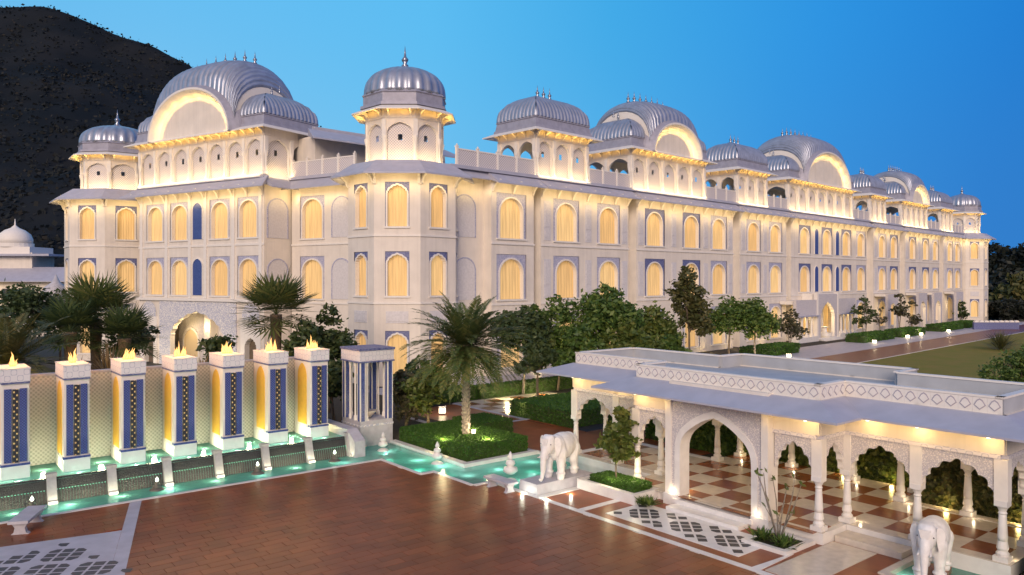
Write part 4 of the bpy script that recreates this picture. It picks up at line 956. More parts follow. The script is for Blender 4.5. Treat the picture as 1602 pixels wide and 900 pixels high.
# ================================================================= PALMS
def frond(L,droop,az,el,lw=.05,nl=34,ll=.55,base=(0,0,0)):
    """pinnate frond as numpy quads"""
    V=[]; p=np.array(base,float); d0=np.array((math.cos(az)*math.cos(el),math.sin(az)*math.cos(el),math.sin(el))); pts=[p]
    for i in range(nl):
        t_=i/nl; d=d0+np.array((0,0,-droop*t_*t_*1.6)); d/=np.linalg.norm(d); p=p+d*L/nl; pts.append(p)
    for i in range(2,nl):
        t_=i/nl; d=pts[i]-pts[i-1]; d/=np.linalg.norm(d); s=np.cross(d,(0,0,1.)); s/=np.linalg.norm(s)+1e-9; up=np.cross(s,d)
        l=ll*(math.sin(math.pi*min(1,t_*1.02+.06))**.55)*NR.uniform(.85,1.1)
        for sg in (-1,1):
            q=s*sg*.75+d*.65+up*.22-np.array((0,0,.25*NR.uniform())); q/=np.linalg.norm(q); e=pts[i]+q*l; w=d*lw*.5
            m_=pts[i]+q*l*.45
            V+=[pts[i]-w*.5,m_-w*1.3,e,m_+w*1.3]
    for i in range(nl):
        s=np.cross(pts[i+1]-pts[i],(0,0,1.)); s=s/(np.linalg.norm(s)+1e-9)*.03*(1-.8*i/nl); V+=[pts[i]-s,pts[i+1]-s,pts[i+1]+s,pts[i]+s]
    return V
def date_palm(x,y,label,h,L,nf,lm,base=0,ll=.55,group=None,elmin=-.7,nl=34):
    M=T(x,y,base); t_=thing('date_palm',label,'palm tree',M,group)
    tb=MB(); tb.lathe([(.26,-.3),(.21,.3),(.17,h*.5),(.19,h*.8),(.30,h-.1),(.2,h+.2)],14)
    for k in range(150):   # cut frond stubs in a spiral
        a=k*2.4; z=.1+(h-.2)*k/150; r=.19; tb.tube([(r*math.cos(a)*.8,r*math.sin(a)*.8,z-.05),(1.3*r*math.cos(a),1.3*r*math.sin(a),z+.09)],[.06,.03],5)
    put('trunk',tb.mesh('trunk',palebark),M,t_)
    for g in range(4):
        V=[]
        for k in range(nf//4):
            q=(k*4+g)/nf; el=math.asin(math.sin(elmin)+(math.sin(1.2)-math.sin(elmin))*q)+NR.uniform(-.1,.1); V+=frond(L*NR.uniform(.85,1.05)*(1 if el<.9 else .85),.42+.35*(1-q),(k*4+g)*2.39996+NR.uniform(-.2,.2),el,.10 if nl<40 else .07,nl,ll,(0,0,h+.1))
        put('crown_tier',quadmesh('crown_tier',np.array(V),lm),M,t_)
    return t_
fx,fy=GP(729,680,.75)
date_palm(fx,fy,'large feathery date palm with a pale cross-hatched trunk in the square hedge',5.35,4.0,136,leafpalm,.0,.52,nl=32,elmin=-.6)
for dx,dy,p in ((-1.1,-1.6,90),(1.2,-1.5,90),(.3,1.0,40)): point((fx+dx,fy+dy,.95),p,(1,.80,.42),.1)
x,y=GP(0,700,1.0); date_palm(at(10,41),41.0,'arching palm lit orange by the flames behind the leftmost pillars',1.2,4.4,56,leafo,3.0,.6,elmin=.0)
date_palm(at(-55,44),44.0,'partly cut off palm at the left edge behind the first flame',1.2,4.6,40,leafo,3.0,.6,elmin=.0)
def fan_palm(x,y,label,h,Rr,n,lm,base=0,fan=1.0):
    M=T(x,y,base); t_=thing('fan_palm',label,'palm tree',M,'fan palms behind the fountain wall')
    tb=MB().lathe([(.35,-.3),(.32,h*.6),(.4,h)],12).mesh('trunk',bark); put('trunk',tb,M,t_)
    sk=[]
    for g in range(3):
        V=[]
        for k in range(n//3):
            q=(k*3+g)/n; az=(k*3+g)*2.39996; el=-.45+1.75*q+NR.uniform(-.15,.15); d=np.array((math.cos(az)*math.cos(el),math.sin(az)*math.cos(el),math.sin(el)))
            b0=np.array((0,0,h)); tip=b0+d*Rr*.5*NR.uniform(.8,1.15); s=np.cross(d,(0,0,1.)); s/=np.linalg.norm(s)+1e-9; up=np.cross(s,d)
            w=s*.02; V+=[b0-w,tip-w,tip+w,b0+w]
            for m_ in range(15):
                a=(m_/14-.5)*3.9; q_=(d*math.cos(a)+s*math.sin(a))+up*.12*abs(a)-np.array((0,0,.12)); q_/=np.linalg.norm(q_); e=tip+q_*Rr*.55*fan*(1-.12*abs(a)); pw2=(s*math.cos(a)-d*math.sin(a))*.075; md=tip+q_*Rr*.3
                V+=[tip,md-pw2,e,md+pw2]
        put('crown_tier',quadmesh('crown_tier',np.array(V),lm),M,t_)
    return t_
Y=52; fan_palm(at(150,Y),Y,'broad dark fan palm left of the carved portal',zz(500,Y),3.5,60,leafpalm)
Y=50; fan_palm(at(195,Y),Y,'lower fan palm half hidden behind the third flame',zz(530,Y),2.6,40,leafd)
Y=51; fan_palm(at(432,Y),Y,'fan palm right of the carved portal, above the sixth pillar',zz(492,Y),3.2,60,leafpalm)
Y=49; fan_palm(at(110,Y),Y,'small fan palm behind the second flame',zz(520,Y),2.6,40,leafd)
for px_q,Y_q in ((120,47),(180,47.5),(425,46.5),(30,39.6)): point((at(px_q,Y_q),Y_q,3.6),60,(1,.66,.25),.1)
# flame-lit dry tufts
def tuft(x,y,label,n,L,lm,base=0,spread=.9):
    M=T(x,y,base); V=[]
    for k in range(n):
        az=NR.uniform(0,6.28); el=NR.uniform(.35,1.45); d=np.array((math.cos(az)*math.cos(el)*spread,math.sin(az)*math.cos(el)*spread,math.sin(el))); l=L*NR.uniform(.7,1.1); b0=np.array((NR.normal()*.12,NR.normal()*.12,0)); s=np.cross(d,(0,0,1.)); s/=np.linalg.norm(s)+1e-9; m_=b0+d*l*.55; e=b0+d*l-np.array((0,0,l*.12)); w=s*.035
        V+=[b0-w*.6,m_-w,e,m_+w]
    t_=thing('grass_tuft',label,'plant',M,'spiky tufts behind the fountain wall'); put('blades',quadmesh('blades',np.array(V),lm),M,t_)
straw=leafmat('leaf_straw',(.16,.11,.045),(.24,.16,.07),(.32,.22,.10))
for px,Y,z,l,n,L in ((170,43,3.5,'fan of straw-coloured spikes between the second and third flames',90,2.2),(118,43.5,3.4,'short straw spikes directly behind the second flame',60,1.6),(318,45,3.2,'reddish spiky tuft between the fourth and fifth flames',70,1.7),(378,45.5,3.3,'orange-lit aloe tuft right of the fifth flame',50,1.4)):
    tuft(at(px,Y),Y,l,n,L,straw,z)
slab('planted_bank',[(-18,-.8,5.9,9.5)],3.0,soil)
# bushes
for px,Y,y0,y1,r,l,lm,n in ((515,52,474,570,2.1,'dark rounded bush left of the corner tower',leafd,3000),(478,50,500,575,1.8,'dark low bush behind the rightmost fire pillar',leafd,2200),(340,54,520,580,1.5,'dark bush in front of the portal steps',leafd,1200),
  (635,46,575,650,1.4,'pink-flecked shrub just right of the blue kiosk',leafp,1800),(668,45.5,562,645,1.5,'yellow-lit upright shrub right of the blue kiosk',leafy,2400),(650,49,560,640,1.9,'dark shrub behind the yellow-lit shrub',leafd,2200),
  (40,60,440,520,4.0,'dark tree mass before the distant domed building',leafd,3000),(95,62,450,530,3.2,'dark tree left of the first octagonal tower',leafd,2600),(205,58,500,560,2.2,'dark bush at the foot of the portal, left side',leafd,1600),(-30,55,470,560,3.5,'dark tree cut by the left edge of the view',leafd,2600),(525,47,560,620,1.3,'dark shrub between the last fire pillar and the blue kiosk',leafd,1500)):
    b_=zz(y1,Y); tree(at(px,Y),Y,l,[(bx,by,bz,br) for bx,by,bz,br in crownblobs(px,Y,y0,y1,r,6)]+[(0,0,max(.5,b_+r*.4),r*.6)],n,.2,lm,bark,group='shrubs and bushes',name='bush',cat='bush',limbs=3)
point((at(668,44.4),44.4,.5),45,(1,.78,.25),.1); point((at(640,44.6),44.6,.4),14,(1,.7,.5),.1)
# ================================================================= PAVILION (frame FF: x=u=-b, y=a)
pav=thing('garden_pavilion','white marble garden pavilion with carved arches and flat parapet roof','pavilion',FF@T(16,9,0))
zf=.4
bx=MB()
for r_ in ((11.7,20.4,5.6,13.5),(20.41,25.5,7.2,11.9),(6.1,11.69,7.2,11.9)): bx.box(*r_,-.6,zf-.03)
put('plinth',bx.mesh('plinth',marble),FF,pav)
tw=MB().box(-.612,.612,-.597,.597,-.025,0).mesh('floor_tile',beige); tb_=MB().box(-.612,.612,-.597,.597,-.025,0).mesh('floor_tile',terracotta)
for i in range(-12,5):
    for j in range(-2,5):
        x=20.2+1.23*(i+.5); y=7.73+1.2*(j+.5); main=11.8<x<20.3
        if (main and 5.7<y<13.3) or (not main and 7.6<y<11.7 and 6.2<x<25.4):
            put('floor_tile',tw if (i+j)%2==0 else tb_,FF@T(x,y,zf-.002),pav)
put('floor_border',MB().box(20.42,25.5,7.2,7.7,zf-.029,zf+.004).box(25.1,25.5,7.71,11.9,zf-.029,zf+.003).box(20.42,25.09,11.55,11.9,zf-.029,zf+.004).box(11.7,20.4,5.6,5.76,zf-.029,zf+.004).box(6.1,11.69,7.2,7.6,zf-.029,zf+.004).mesh('floor_border',beige),FF,pav)
colm=MB().box(-.21,.21,-.21,.21,0,.16).lathe([(.17,.161),(.19,.24),(.13,.32),(.17,.40),(.15,.52),(.135,.62)],12)
colb=colm.mesh('column_base',marble,False)
cols=MB().lathe([(.13,.621),(.135,.75),(.105,1.35),(.10,1.42)],16,rib=.10,ribk=16).mesh('column',marble,True)
colc=MB().lathe([(.10,1.421),(.13,1.46),(.10,1.52),(.14,1.62),(.19,1.68)],12).box(-.18,.18,-.18,.18,1.681,1.85).mesh('capital',marble)
def pcol(u,a,up=True):
    M=FF@T(u,a,zf); o=put('column',cols,M,pav); put('column_base',colb,M,o); put('capital',colc,M,o)
    if up: put('pier_block',MB().box(-.19,.19,-.15,.17,1.851,3.12).mesh('pier_block',trim),M,pav)
def bay(Fr,w,kind='cusp',cus=7):
    """arched bay panel between two columns, local x 0..w at plane y=0"""
    P=arch_pts(w-.36,1.06,1.06,kind,cusps=cus,cd=.09); o=put('carved_arch',arch_panel(MB(),w-.34,1.25,P,-.10,.10,0,1).mesh('carved_arch',[carve,trim]),Fr@T(w/2,0,zf+1.86),pav)
    put('dentil_band',MB().box(.0,w,-.17,.12,zf+3.121,zf+3.25).mesh('dentil_band',frieze_m),Fr,pav)
    put('plain_frieze',MB().box(-.1,w+.1,-.14,.12,zf+3.251,4.85).mesh('plain_frieze',plaster),Fr,pav)
def side(Fr): return Fr
# front bays
def front(u0,u1,a): bay(FF@T(u0,a,0),u1-u0)
fr_main=[(11.95,13.95),(18.35,20.15)]
for p_ in fr_main: front(*p_,5.8)
for u,a in ((11.95,5.8),(20.15,5.8),(20.3,7.45),(22.7,7.45),(25.2,7.45),(6.4,7.5),(9.2,7.5),(11.8,7.5)): pcol(u,a)
front(20.3,22.7,7.45); front(22.7,25.2,7.45); front(6.4,9.2,7.5); front(9.2,11.8,7.5)
def ret(u,a0,a1,s=1): bay((FF@T(u,a0,0)@RZ(90)) if s>0 else (FF@T(u,a1,0)@RZ(-90)),a1-a0)
ret(20.15,5.8,7.45); ret(11.95,5.8,7.5,-1); ret(25.2,7.45,9.5); ret(25.2,9.5,11.6); ret(6.4,7.5,9.6,-1); ret(6.4,9.6,11.6,-1)
for u,a in ((25.2,9.5),(25.2,11.6),(22.7,11.6),(20.3,11.6),(6.4,9.6),(6.4,11.6),(9.2,11.6),(11.8,11.6),(20.15,13.2),(17.6,13.2),(14.7,13.2),(11.95,13.2)): pcol(u,a)
def back(u0,u1,a): bay(FF@T(u1,a,0)@RZ(180),u1-u0)
for u0,u1,a in ((20.3,22.7,11.6),(22.7,25.2,11.6),(6.4,9.2,11.6),(9.2,11.8,11.6),(11.95,14.7,13.2),(14.7,17.6,13.2),(17.6,20.15,13.2)): back(u0,u1,a)
# gate
Mg=FF@T(16.15,5.42,.1)
Pg=arch_pts(3.25,3.72,1.75,'bigcusp',cusps=1,cd=0)
Pg=[(-1.62,0),(-1.62,2.05)]+[(-1.62*math.cos(math.pi*i/24),2.05+1.28*math.sin(math.pi*i/24)**.8+.28*max(0,1-abs(math.cos(math.pi*i/24))*1.5)) for i in range(1,24)]+[(1.62,2.05),(1.62,0)]
put('gate_arch',arch_panel(MB(),4.1,4.32,Pg,0,.55,0,1).mesh('gate_arch',[carve,marble]),Mg,pav)
put('gate_archivolt',arch_ring(MB(),Pg,.26,-.05,0).mesh('gate_archivolt',marble),Mg,pav)
for s_ in (-1,1): put('gate_pilaster',MB().box(-.14,.14,-.08,.55,0,4.32).mesh('gate_pilaster',trim),Mg@T(s_*2.19,0,0),pav); put('pilaster_base',MB().box(-.36,.36,-.14,.6,-.2,.32).mesh('pilaster_base',marble),Mg@T(s_*2.02,0,0),pav)
put('gate_frieze',MB().box(13.9,18.4,5.5,6.0,4.421,4.9).mesh('gate_frieze',plaster),FF,pav)
put('step',MB().box(14.45,17.75,4.62,5.55,-.02,.13).mesh('step',marble),FF,pav); put('step',MB().box(20.45,22.7,6.3,7.19,-.02,.19).mesh('step',beige),FF,pav); put('step',MB().box(14.3,17.9,5.2,5.6,.131,.30).mesh('step',marble),FF,pav)
# ceiling, chajja, roof, parapets
cb=MB()
for r_ in ((11.9,20.3,5.95,13.1),(20.31,25.1,7.6,11.5),(6.5,11.89,7.6,11.5)): cb.box(*r_,4.2,4.3)
put('ceiling',cb.mesh('ceiling',plaster),FF,pav)
def chajja(pi,po,zi=4.86,zo=4.42,name='eave'):
    n=len(pi); mb=MB()
    for k in range(n-1):
        a,b,c,d=po[k],po[k+1],pi[k+1],pi[k]
        mb.quad((*a,zo),(*b,zo),(*c,zi),(*d,zi)); mb.quad((*b,zo-.07),(*a,zo-.07),(*d,zi-.12),(*c,zi-.12)); mb.quad((*a,zo-.07),(*b,zo-.07),(*b,zo),(*a,zo))
    put(name,mb.mesh(name,eave_m,weld=True),FF,pav)
ov=1.3
inner=[(6.3,11.8),(6.3,7.4),(11.85,7.4),(11.85,5.7),(20.25,5.7),(20.25,7.35),(25.35,7.35),(25.35,11.8),(20.25,11.8),(20.25,13.4),(11.85,13.4),(11.85,11.8),(6.3,11.8)]
outer=[(6.3-ov,11.8+ov),(6.3-ov,7.4-ov),(11.85-ov,7.4-ov),(11.85-ov,5.7-ov),(20.25+ov,5.7-ov),(20.25+ov,7.35-ov),(25.35+ov,7.35-ov),(25.35+ov,11.8+ov),(20.25+ov,11.8+ov),(20.25+ov,13.4+ov),(11.85-ov,13.4+ov),(11.85-ov,11.8+ov),(6.3-ov,11.8+ov)]
chajja(inner,outer)
rf=MB()
for r_ in ((11.9,20.2,5.9,13.3),(20.201,25.2,7.5,11.7),(6.4,11.899,7.5,11.7)): rf.box(*r_,4.7,4.8)
put('roof_deck',rf.mesh('roof_deck',roofpaint),FF,pav)
def scal(fr,L,name='parapet'):
    put('parapet',MB().box(0,L,0,.16,4.8,5.33).mesh('parapet',roofpaint),fr,pav); put('parapet_coping',MB().box(-.04,L+.04,-.04,.2,5.331,5.40).mesh('parapet_coping',trim),fr,pav)
    n=max(1,round(L/.42)); s_=L/n; mb=MB().box(-s_/2+.002,s_/2-.002,-.03,-.001,4.84,5.32); 
    mb.prism([(-s_*.42,5.08),(-s_*.2,5.24),(0,5.29),(s_*.2,5.24),(s_*.42,5.08),(0,4.93)],-.045,-.031,'y',1); mb.prism([(-s_*.33,5.085),(-s_*.16,5.20),(0,5.245),(s_*.16,5.20),(s_*.33,5.085),(0,4.97)],-.06,-.046,'y',0)
    me=mb.mesh('parapet_tile',[trim,linegrey])
    for i in range(n): put('parapet_tile',me,fr@T((i+.5)*s_,0,0),pav)
for fr_,L in ((FF@T(6.4,7.5),5.5),(FF@T(11.9,5.8),8.3),(FF@T(20.2,5.8)@RZ(90),1.66),(FF@T(20.2,7.46),5.0)): scal(fr_,L)
for fr_,L in ((FF@T(25.2,7.46)@RZ(90),4.2),(FF@T(25.2,11.7)@RZ(180),5.0),(FF@T(20.2,11.7)@RZ(90),1.6),(FF@T(20.2,13.3)@RZ(180),8.3),(FF@T(11.9,13.3)@RZ(-90),1.6),(FF@T(11.9,11.7)@RZ(180),5.5),(FF@T(6.4,11.7)@RZ(-90),4.2),(FF@T(11.9,7.5)@RZ(-90),1.7)):
    put('parapet',MB().box(0,L,0,.16,4.8,5.33).mesh('parapet',roofpaint),fr_,pav); put('parapet_coping',MB().box(-.04,L+.04,-.04,.2,5.331,5.40).mesh('parapet_coping',trim),fr_,pav)
# pavilion lamps under the eave and ceiling lamps
for u,a in ((12.3,5.25),(20.0,5.2),(22.9,6.95),(25.0,6.9),(6.7,7.0),(9.4,7.0),(21.3,6.9)):
    M=FF@T(u,a,4.30); o=put('eave_spotlight',MB().lathe([(.05,-.12),(.07,0),(.04,.05)],8).mesh('eave_spotlight',lamp_m),M,pav); point(M@Vector((0,.02,-.25)),11,(1,.64,.24),.05)
for u,a in ((13.5,8),(16.1,7.5),(18.8,8),(13.5,11.3),(16.1,11.3),(18.8,11.3),(21.5,9.4),(23.9,9.4),(8,9.6),(10.3,9.6)): point(FF@Vector((u,a,3.8)),24,(1,.74,.40),.12)
for u,a in ((14.2,5.25),(18.05,5.25)): point(FF@Vector((u,a,.55)),4,WARMW,.05)
for u in (14.3,17.9): point(FF@Vector((u,6.2,.6)),8,WARM,.05)
for (a_,b_,yy) in ((11.9,14,5.0),(18.4,20.2,5.0),(20.6,25.2,6.65),(6.4,11.6,6.7)): strip(FF,a_,b_,yy,3.9,(0,.8,.5),3.2,(1,.64,.22),.08)
# small up-lamps at column feet
for u,a in ((22.7,11.3),(25.0,11.3),(20.4,11.4),(14.7,12.9),(17.6,12.9),(20.3,7.8),(25.2,7.8),(11.95,12.9)): point(FF@Vector((u+.3,a,.55)),3,WARMW,.04)
# tall hedge behind the pavilion
def wildhedge(x0,x1,y0,y1,z1,label,n,lm): hedge(FF,x0,x1,y0,y1,-.1,z1,label,n,.17,lm,'tall hedges behind the pavilion','tall_hedge')
wildhedge(8.0,14.2,14.2,15.6,2.9,'tall green hedge seen through the left half of the gate arch',7000,leaf)
wildhedge(14.25,20.4,14.2,15.6,2.7,'tall yellow-green hedge seen through the right half of the gate arch',7000,leafy)
wildhedge(20.6,27.5,12.3,13.6,2.6,'tall yellowish hedge behind the right wing of the pavilion',9000,leafo)
wildhedge(26.4,27.8,6.8,12.2,2.4,'dark hedge beyond the right end of the pavilion',6000,leaf)
wildhedge(5.0,12.5,14.3,15.2,1.6,'low dark hedge behind the left wing of the pavilion',4000,hedge_l)
for u,a in ((21.8,12.0),(24.2,12.0),(16.8,13.9),(18.9,13.9),(12.8,13.9)): point(FF@Vector((u,a,.6)),16,(1,.72,.25),.08)
# ================================================================= FORECOURT PLANTERS
def planter(x0,x1,y0,y1,h,label):
    t_=thing('planter',label,'planter',FF@T((x0+x1)/2,(y0+y1)/2,0),'raised planters beside the gate')
    put('planter_wall',MB().box(x0,x1,y0,y0+.2,-.02,h).box(x0,x0+.2,y0+.201,y1,-.02,h).box(x1-.2,x1,y0+.201,y1,-.02,h).box(x0+.201,x1-.201,y1-.2,y1,-.02,h).mesh('planter_wall',marble),FF,t_); put('planter_soil',MB().box(x0+.2,x1-.2,y0+.2,y1-.2,-.02,h-.08).mesh('planter_soil',soil),FF,t_)
planter(10.0,13.3,4.1,5.6,.4,'white raised planter left of the gate, holding the magnolia and low hedge')
planter(18.5,20.2,3.7,5.5,.12,'flush planting bed right of the gate with a bare frangipani')
hedge(FF,10.5,13.0,4.4,5.5,.3,.62,'small clipped hedge in the planter under the magnolia',5000,.06)
px_,py_=(FF@Vector((11.6,5.0,0)))[:2]
tree(px_,py_,'glossy magnolia tree in the planter left of the gate',[(0,0,1.3,.5),(-.3,0,1.6,.5),(.35,.1,1.65,.5),(0,.2,2.05,.55),(-.3,-.1,2.3,.4),(.3,0,2.5,.42),(.05,0,2.9,.38),(.5,0,1.3,.35)],1500,.17,leafy,bark,tr=.045,name='magnolia_tree',base=.35)
for dx,dy in ((-.5,-.7),(.6,-.5)): point((px_+dx,py_+dy,.95),26,(1,.82,.45),.05)
px_,py_=(FF@Vector((19.3,4.7,0)))[:2]
def frangipani(x,y):
    M=T(x,y,0); t_=thing('frangipani','almost bare frangipani with a few leaves in front of the right gate pier','tree',M); tb=MB(); V=[]
    for k in range(6):
        az=k*1.08+.3; p0=Vector((0,0,-.05)); p1=Vector((math.cos(az)*.25,math.sin(az)*.25,.55+R.uniform(0,.3))); p2=p1+Vector((math.cos(az)*.3,math.sin(az)*.3,.6+R.uniform(0,.4))); p3=p2+Vector((math.cos(az+.5)*.2,math.sin(az+.5)*.2,.45+R.uniform(0,.4))); tb.tube([p0,p1,p2,p3],[.035,.026,.02,.012],6)
        for m_ in range(5): V.append(leaves(np.array([tuple(p3+Vector((NR.normal()*.07,NR.normal()*.07,NR.normal()*.06)))]),.09,2.6))
        p4=p1+Vector((math.cos(az-.8)*.3,math.sin(az-.8)*.3,.5)); tb.tube([p1,p4],[.02,.01],5); V.append(leaves(np.array([tuple(p4)]*2),.10,2.6))
    put('branches',tb.mesh('branches',palebark,True),M,t_); put('leaf_cluster',quadmesh('leaf_cluster',np.concatenate(V),leafy),M,t_,kind='stuff')
frangipani(px_,py_)
for u,a,l,n in ((18.9,4.4,'low green plants at the foot of the bare frangipani',90),(19.7,4.3,'leafy ground plants at the corner of the flush bed',80),(13.7,4.3,'low leafy plants at the right end of the white planter',110)):
    x,y=(FF@Vector((u,a,0)))[:2]; tuft(x,y,l,n,.5,leaf,.05,1.3)
# ================================================================= ELEPHANT STATUES
def elephant_body():
    mb=MB()
    def el(c,r,n=14,k=9):
        i0=len(mb.v); prof=[(math.sin(math.pi*(q+.02)/(k+.04)),-math.cos(math.pi*(q+.02)/(k+.04))) for q in range(k+1)]
        for (pr,pz) in prof:
            for q in range(n): a=2*math.pi*q/n; mb.v.append((c[0]+r[0]*pr*math.cos(a),c[1]+r[1]*pr*math.sin(a),c[2]+r[2]*pz))
        for u in range(k):
            for q in range(n): a=i0+u*n+q; b=i0+u*n+(q+1)%n; mb.f.append((a,b,b+n,a+n)); mb.m.append(0)
        mb.f.append(tuple(i0+q for q in reversed(range(n)))); mb.f.append(tuple(i0+k*n+q for q in range(n))); mb.m+=[0,0]
    def chain(P,R_):
        for (p,q,a,b) in zip(P,P[1:],R_,R_[1:]):
            m_=max(2,int(math.dist(p,q)/.06))
            for t in range(m_+1): f=t/m_; r=a+(b-a)*f; el([p[c]+(q[c]-p[c])*f for c in range(3)],(r,r,r),10,6)
    for c,r in (((-.08,0,1.20),(.80,.50,.53)),((-.60,0,1.17),(.42,.45,.50)),((.42,0,1.20),(.40,.44,.52)),((.76,0,1.38),(.32,.32,.36)),((1.02,0,1.46),(.29,.29,.36)),((1.0,.11,1.66),(.18,.15,.16)),((1.0,-.11,1.66),(.18,.15,.16)),((1.16,0,1.26),(.20,.22,.26)),((1.02,0,1.12),(.18,.15,.12))): el(c,r,20,12)
    chain([(1.22,0,1.32),(1.36,0,1.02),(1.42,0,.70),(1.44,0,.44),(1.50,0,.24),(1.60,0,.14),(1.70,0,.19)],[.19,.15,.12,.10,.085,.07,.05])
    for sy in (-1,1):
        chain([(.46,sy*.26,1.05),(.50,sy*.28,.60),(.50,sy*.28,.34),(.52,sy*.28,.10)],[.27,.18,.155,.17]); chain([(-.60,sy*.25,1.05),(-.50,sy*.28,.62),(-.62,sy*.28,.32),(-.58,sy*.28,.10)],[.30,.20,.15,.165])
        chain([(.56,sy*.28,.06),(.60,sy*.28,.05)],[.13,.12])
    chain([(-.98,0,1.3),(-1.08,0,1.0),(-1.1,0,.65)],[.06,.04,.03]); chain([(-1.1,0,.65),(-1.09,0,.48)],[.03,.055])
    return mb.mesh('body',statue)
ebody=elephant_body()
def elephant(M,label,plinth=True):
    t_=thing('elephant_statue',label,'statue',M,'white marble elephant statues')
    bo=put('body',ebody,M,t_); q=bo.modifiers.new('union','REMESH'); q.mode='VOXEL'; q.voxel_size=.026; q.use_smooth_shade=True
    q=bo.modifiers.new('soft','SMOOTH'); q.factor=.6; q.iterations=7
    for sy in (-1,1):
        P=[(0,.30),(.13,.36),(.30,.30),(.40,.10),(.36,-.12),(.24,-.34),(.12,-.42),(.04,-.22),(-.02,0)]
        em=MB(); n=len(P); k=0
        for t0 in (0,.035): em.v+=[(-.05-(p[0]*.35)+t0,sy*(p[0]*.55),p[1]) for p in P]
        em.f+=[tuple(range(n)),tuple(range(2*n-1,n-1,-1))]+[(i,(i+1)%n,n+(i+1)%n,n+i) for i in range(n)]; em.m+=[0]*(n+2)
        put('ear',em.mesh('ear',statue),M@T(.98,sy*.27,1.38),t_)
        tk=MB().tube([(1.22,sy*.13,1.12),(1.40,sy*.17,.97),(1.56,sy*.17,.99)],[.045,.035,.012],8).mesh('tusk',marble,True); put('tusk',tk,M,t_)
        put('eye',MB().lathe([(.0,-.03),(.03,0),(.0,.03)],8).mesh('eye',latt_dark),M@T(1.20,sy*.22,1.47),t_)
    hd=MB(); hd.prism([(-.17,1.72),(.17,1.72),(.12,1.5),(0,1.32),(-.12,1.5)],1.29,1.325,'x'); put('headpiece',hd.mesh('headpiece',statue),M@T(.03,0,-.02),t_)
    for x in (.5,-.6):
        for sy in (-1,1): put('anklet',MB().lathe([(.185,.18),(.20,.22),(.185,.26)],14).mesh('anklet',statue,True),M@T(x,sy*.28,0),t_)
    if plinth: put('plinth',MB().box(-1.3,1.75,-.55,.55,-.45,-.001,tx=.02,ty=.02).mesh('plinth',marble_b),M@RZ(-18),t_)
    else: put('plinth',MB().box(-1.0,.9,-.42,.42,-.5,-.001).mesh('plinth',terracotta),M,t_)
    return t_
Me=FF@T(9.2,3.9,.42)@RZ(-72)@Matrix.Scale(1.08,4)
elephant(Me,'white marble elephant beside the turquoise pool and the white planter')
Me2=FF@T(23.85,5.75,.03)@RZ(-76)@Matrix.Scale(.97,4)
elephant(Me2,'white marble elephant at the lower right corner, its legs cut by the picture edge',False)
for M_,p in ((Me,15),(Me2,10)):
    for q in ((2.1,.55,-.3),(2.0,-.6,-.3),(.9,.95,-.3)): point(M_@Vector(q),p*.8,(.95,1,.8),.03)
# ================================================================= BENCHES
def bench(M,label):
    t_=thing('stone_bench',label,'bench',M,'grey marble benches at the edge of the plaza')
    put('seat',MB().box(-.28,.28,-.85,.85,.36,.45).mesh('seat',marble_b),M,t_)
    lg=MB().prism([(-.25,0),(-.17,.06),(-.14,.2),(-.2,.30),(-.25,.359),(.25,.359),(.2,.30),(.14,.2),(.17,.06),(.25,0)],-.09,.09,'y').mesh('leg',marble_b)
    for y in (-.6,.6): put('leg',lg,M@T(0,y,0),t_)
bench(FG@T(1.4,-8.1,0),'pale grey stone bench beside the pool, left of the white elephant')
bench(FG@T(-15.05,-1.3,0)@RZ(-25)@Matrix.Scale(1.15,4),'grey stone bench at the lower left beside the cascade pool')
# ================================================================= FAR SURROUNDINGS
def hillz(px):
    pts=[(-900,120),(-500,20),(-200,-50),(0,0),(60,5),(110,22),(160,38),(250,68),(318,100),(400,150),(505,205),(560,240),(640,290),(760,400),(800,437)]
    for (a,b),(c,d) in zip(pts,pts[1:]):
        if a<=px<=c: return b+(d-b)*(px-a)/(c-a)
    return 437 if px>800 else 120
from mathutils import noise
hb=MB(); na,nr_=150,46; D0,D1=150,520
for i in range(na+1):
    px=-900+1700*i/na; k=(px-801)/1200; zt=9+(437-hillz(px))/1200*D1
    for j in range(nr_+1):
        q=j/nr_; 
        if q<.8: D=D0+(D1-D0)*q/.8; z=zt*(q/.8)**1.25
        else: D=D1+(q-.8)/.2*500; z=zt*(1-((q-.8)/.2)**1.5)
        nzv=noise.fractal(Vector((k*D*.012,D*.012,0)),1,2,5); gul=noise.ridged_multi_fractal(Vector((k*D*.02,D*.006,3)),1,2,4,1,2)
        am=min(1,q*4)*(1 if q<.75 else .3)
        hb.v.append((k*D,D,-2+z+nzv*9*am-gul*4*am*(q<.75)+ (nzv*2.0 if q>=.75 else 0)))
for i in range(na):
    for j in range(nr_): a=i*(nr_+1)+j; hb.f.append((a,a+nr_+1,a+nr_+2,a+1)); hb.m.append(0)
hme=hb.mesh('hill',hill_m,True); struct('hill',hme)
# scrub on the hill
C=[]; hv=hb.v
for _ in range(9000):
    i=R.randrange(na); j=R.randrange(2,int(nr_*.82)); a=i*(nr_+1)+j; u,v=R.random(),R.random()
    p=[(hv[a][c]*(1-u)+hv[a+nr_+1][c]*u)*(1-v)+(hv[a+1][c]*(1-u)+hv[a+nr_+2][c]*u)*v for c in range(3)]; C.append(p)
C=np.array(C); rp=np.repeat(C,5,0)+NR.normal(size=(len(C)*5,3))*np.array((1.6,1.6,.9)); o=put('hillside_scrub',quadmesh('hillside_scrub',leaves(rp,1.5,1.3),scrub_l)); o['kind']='stuff'
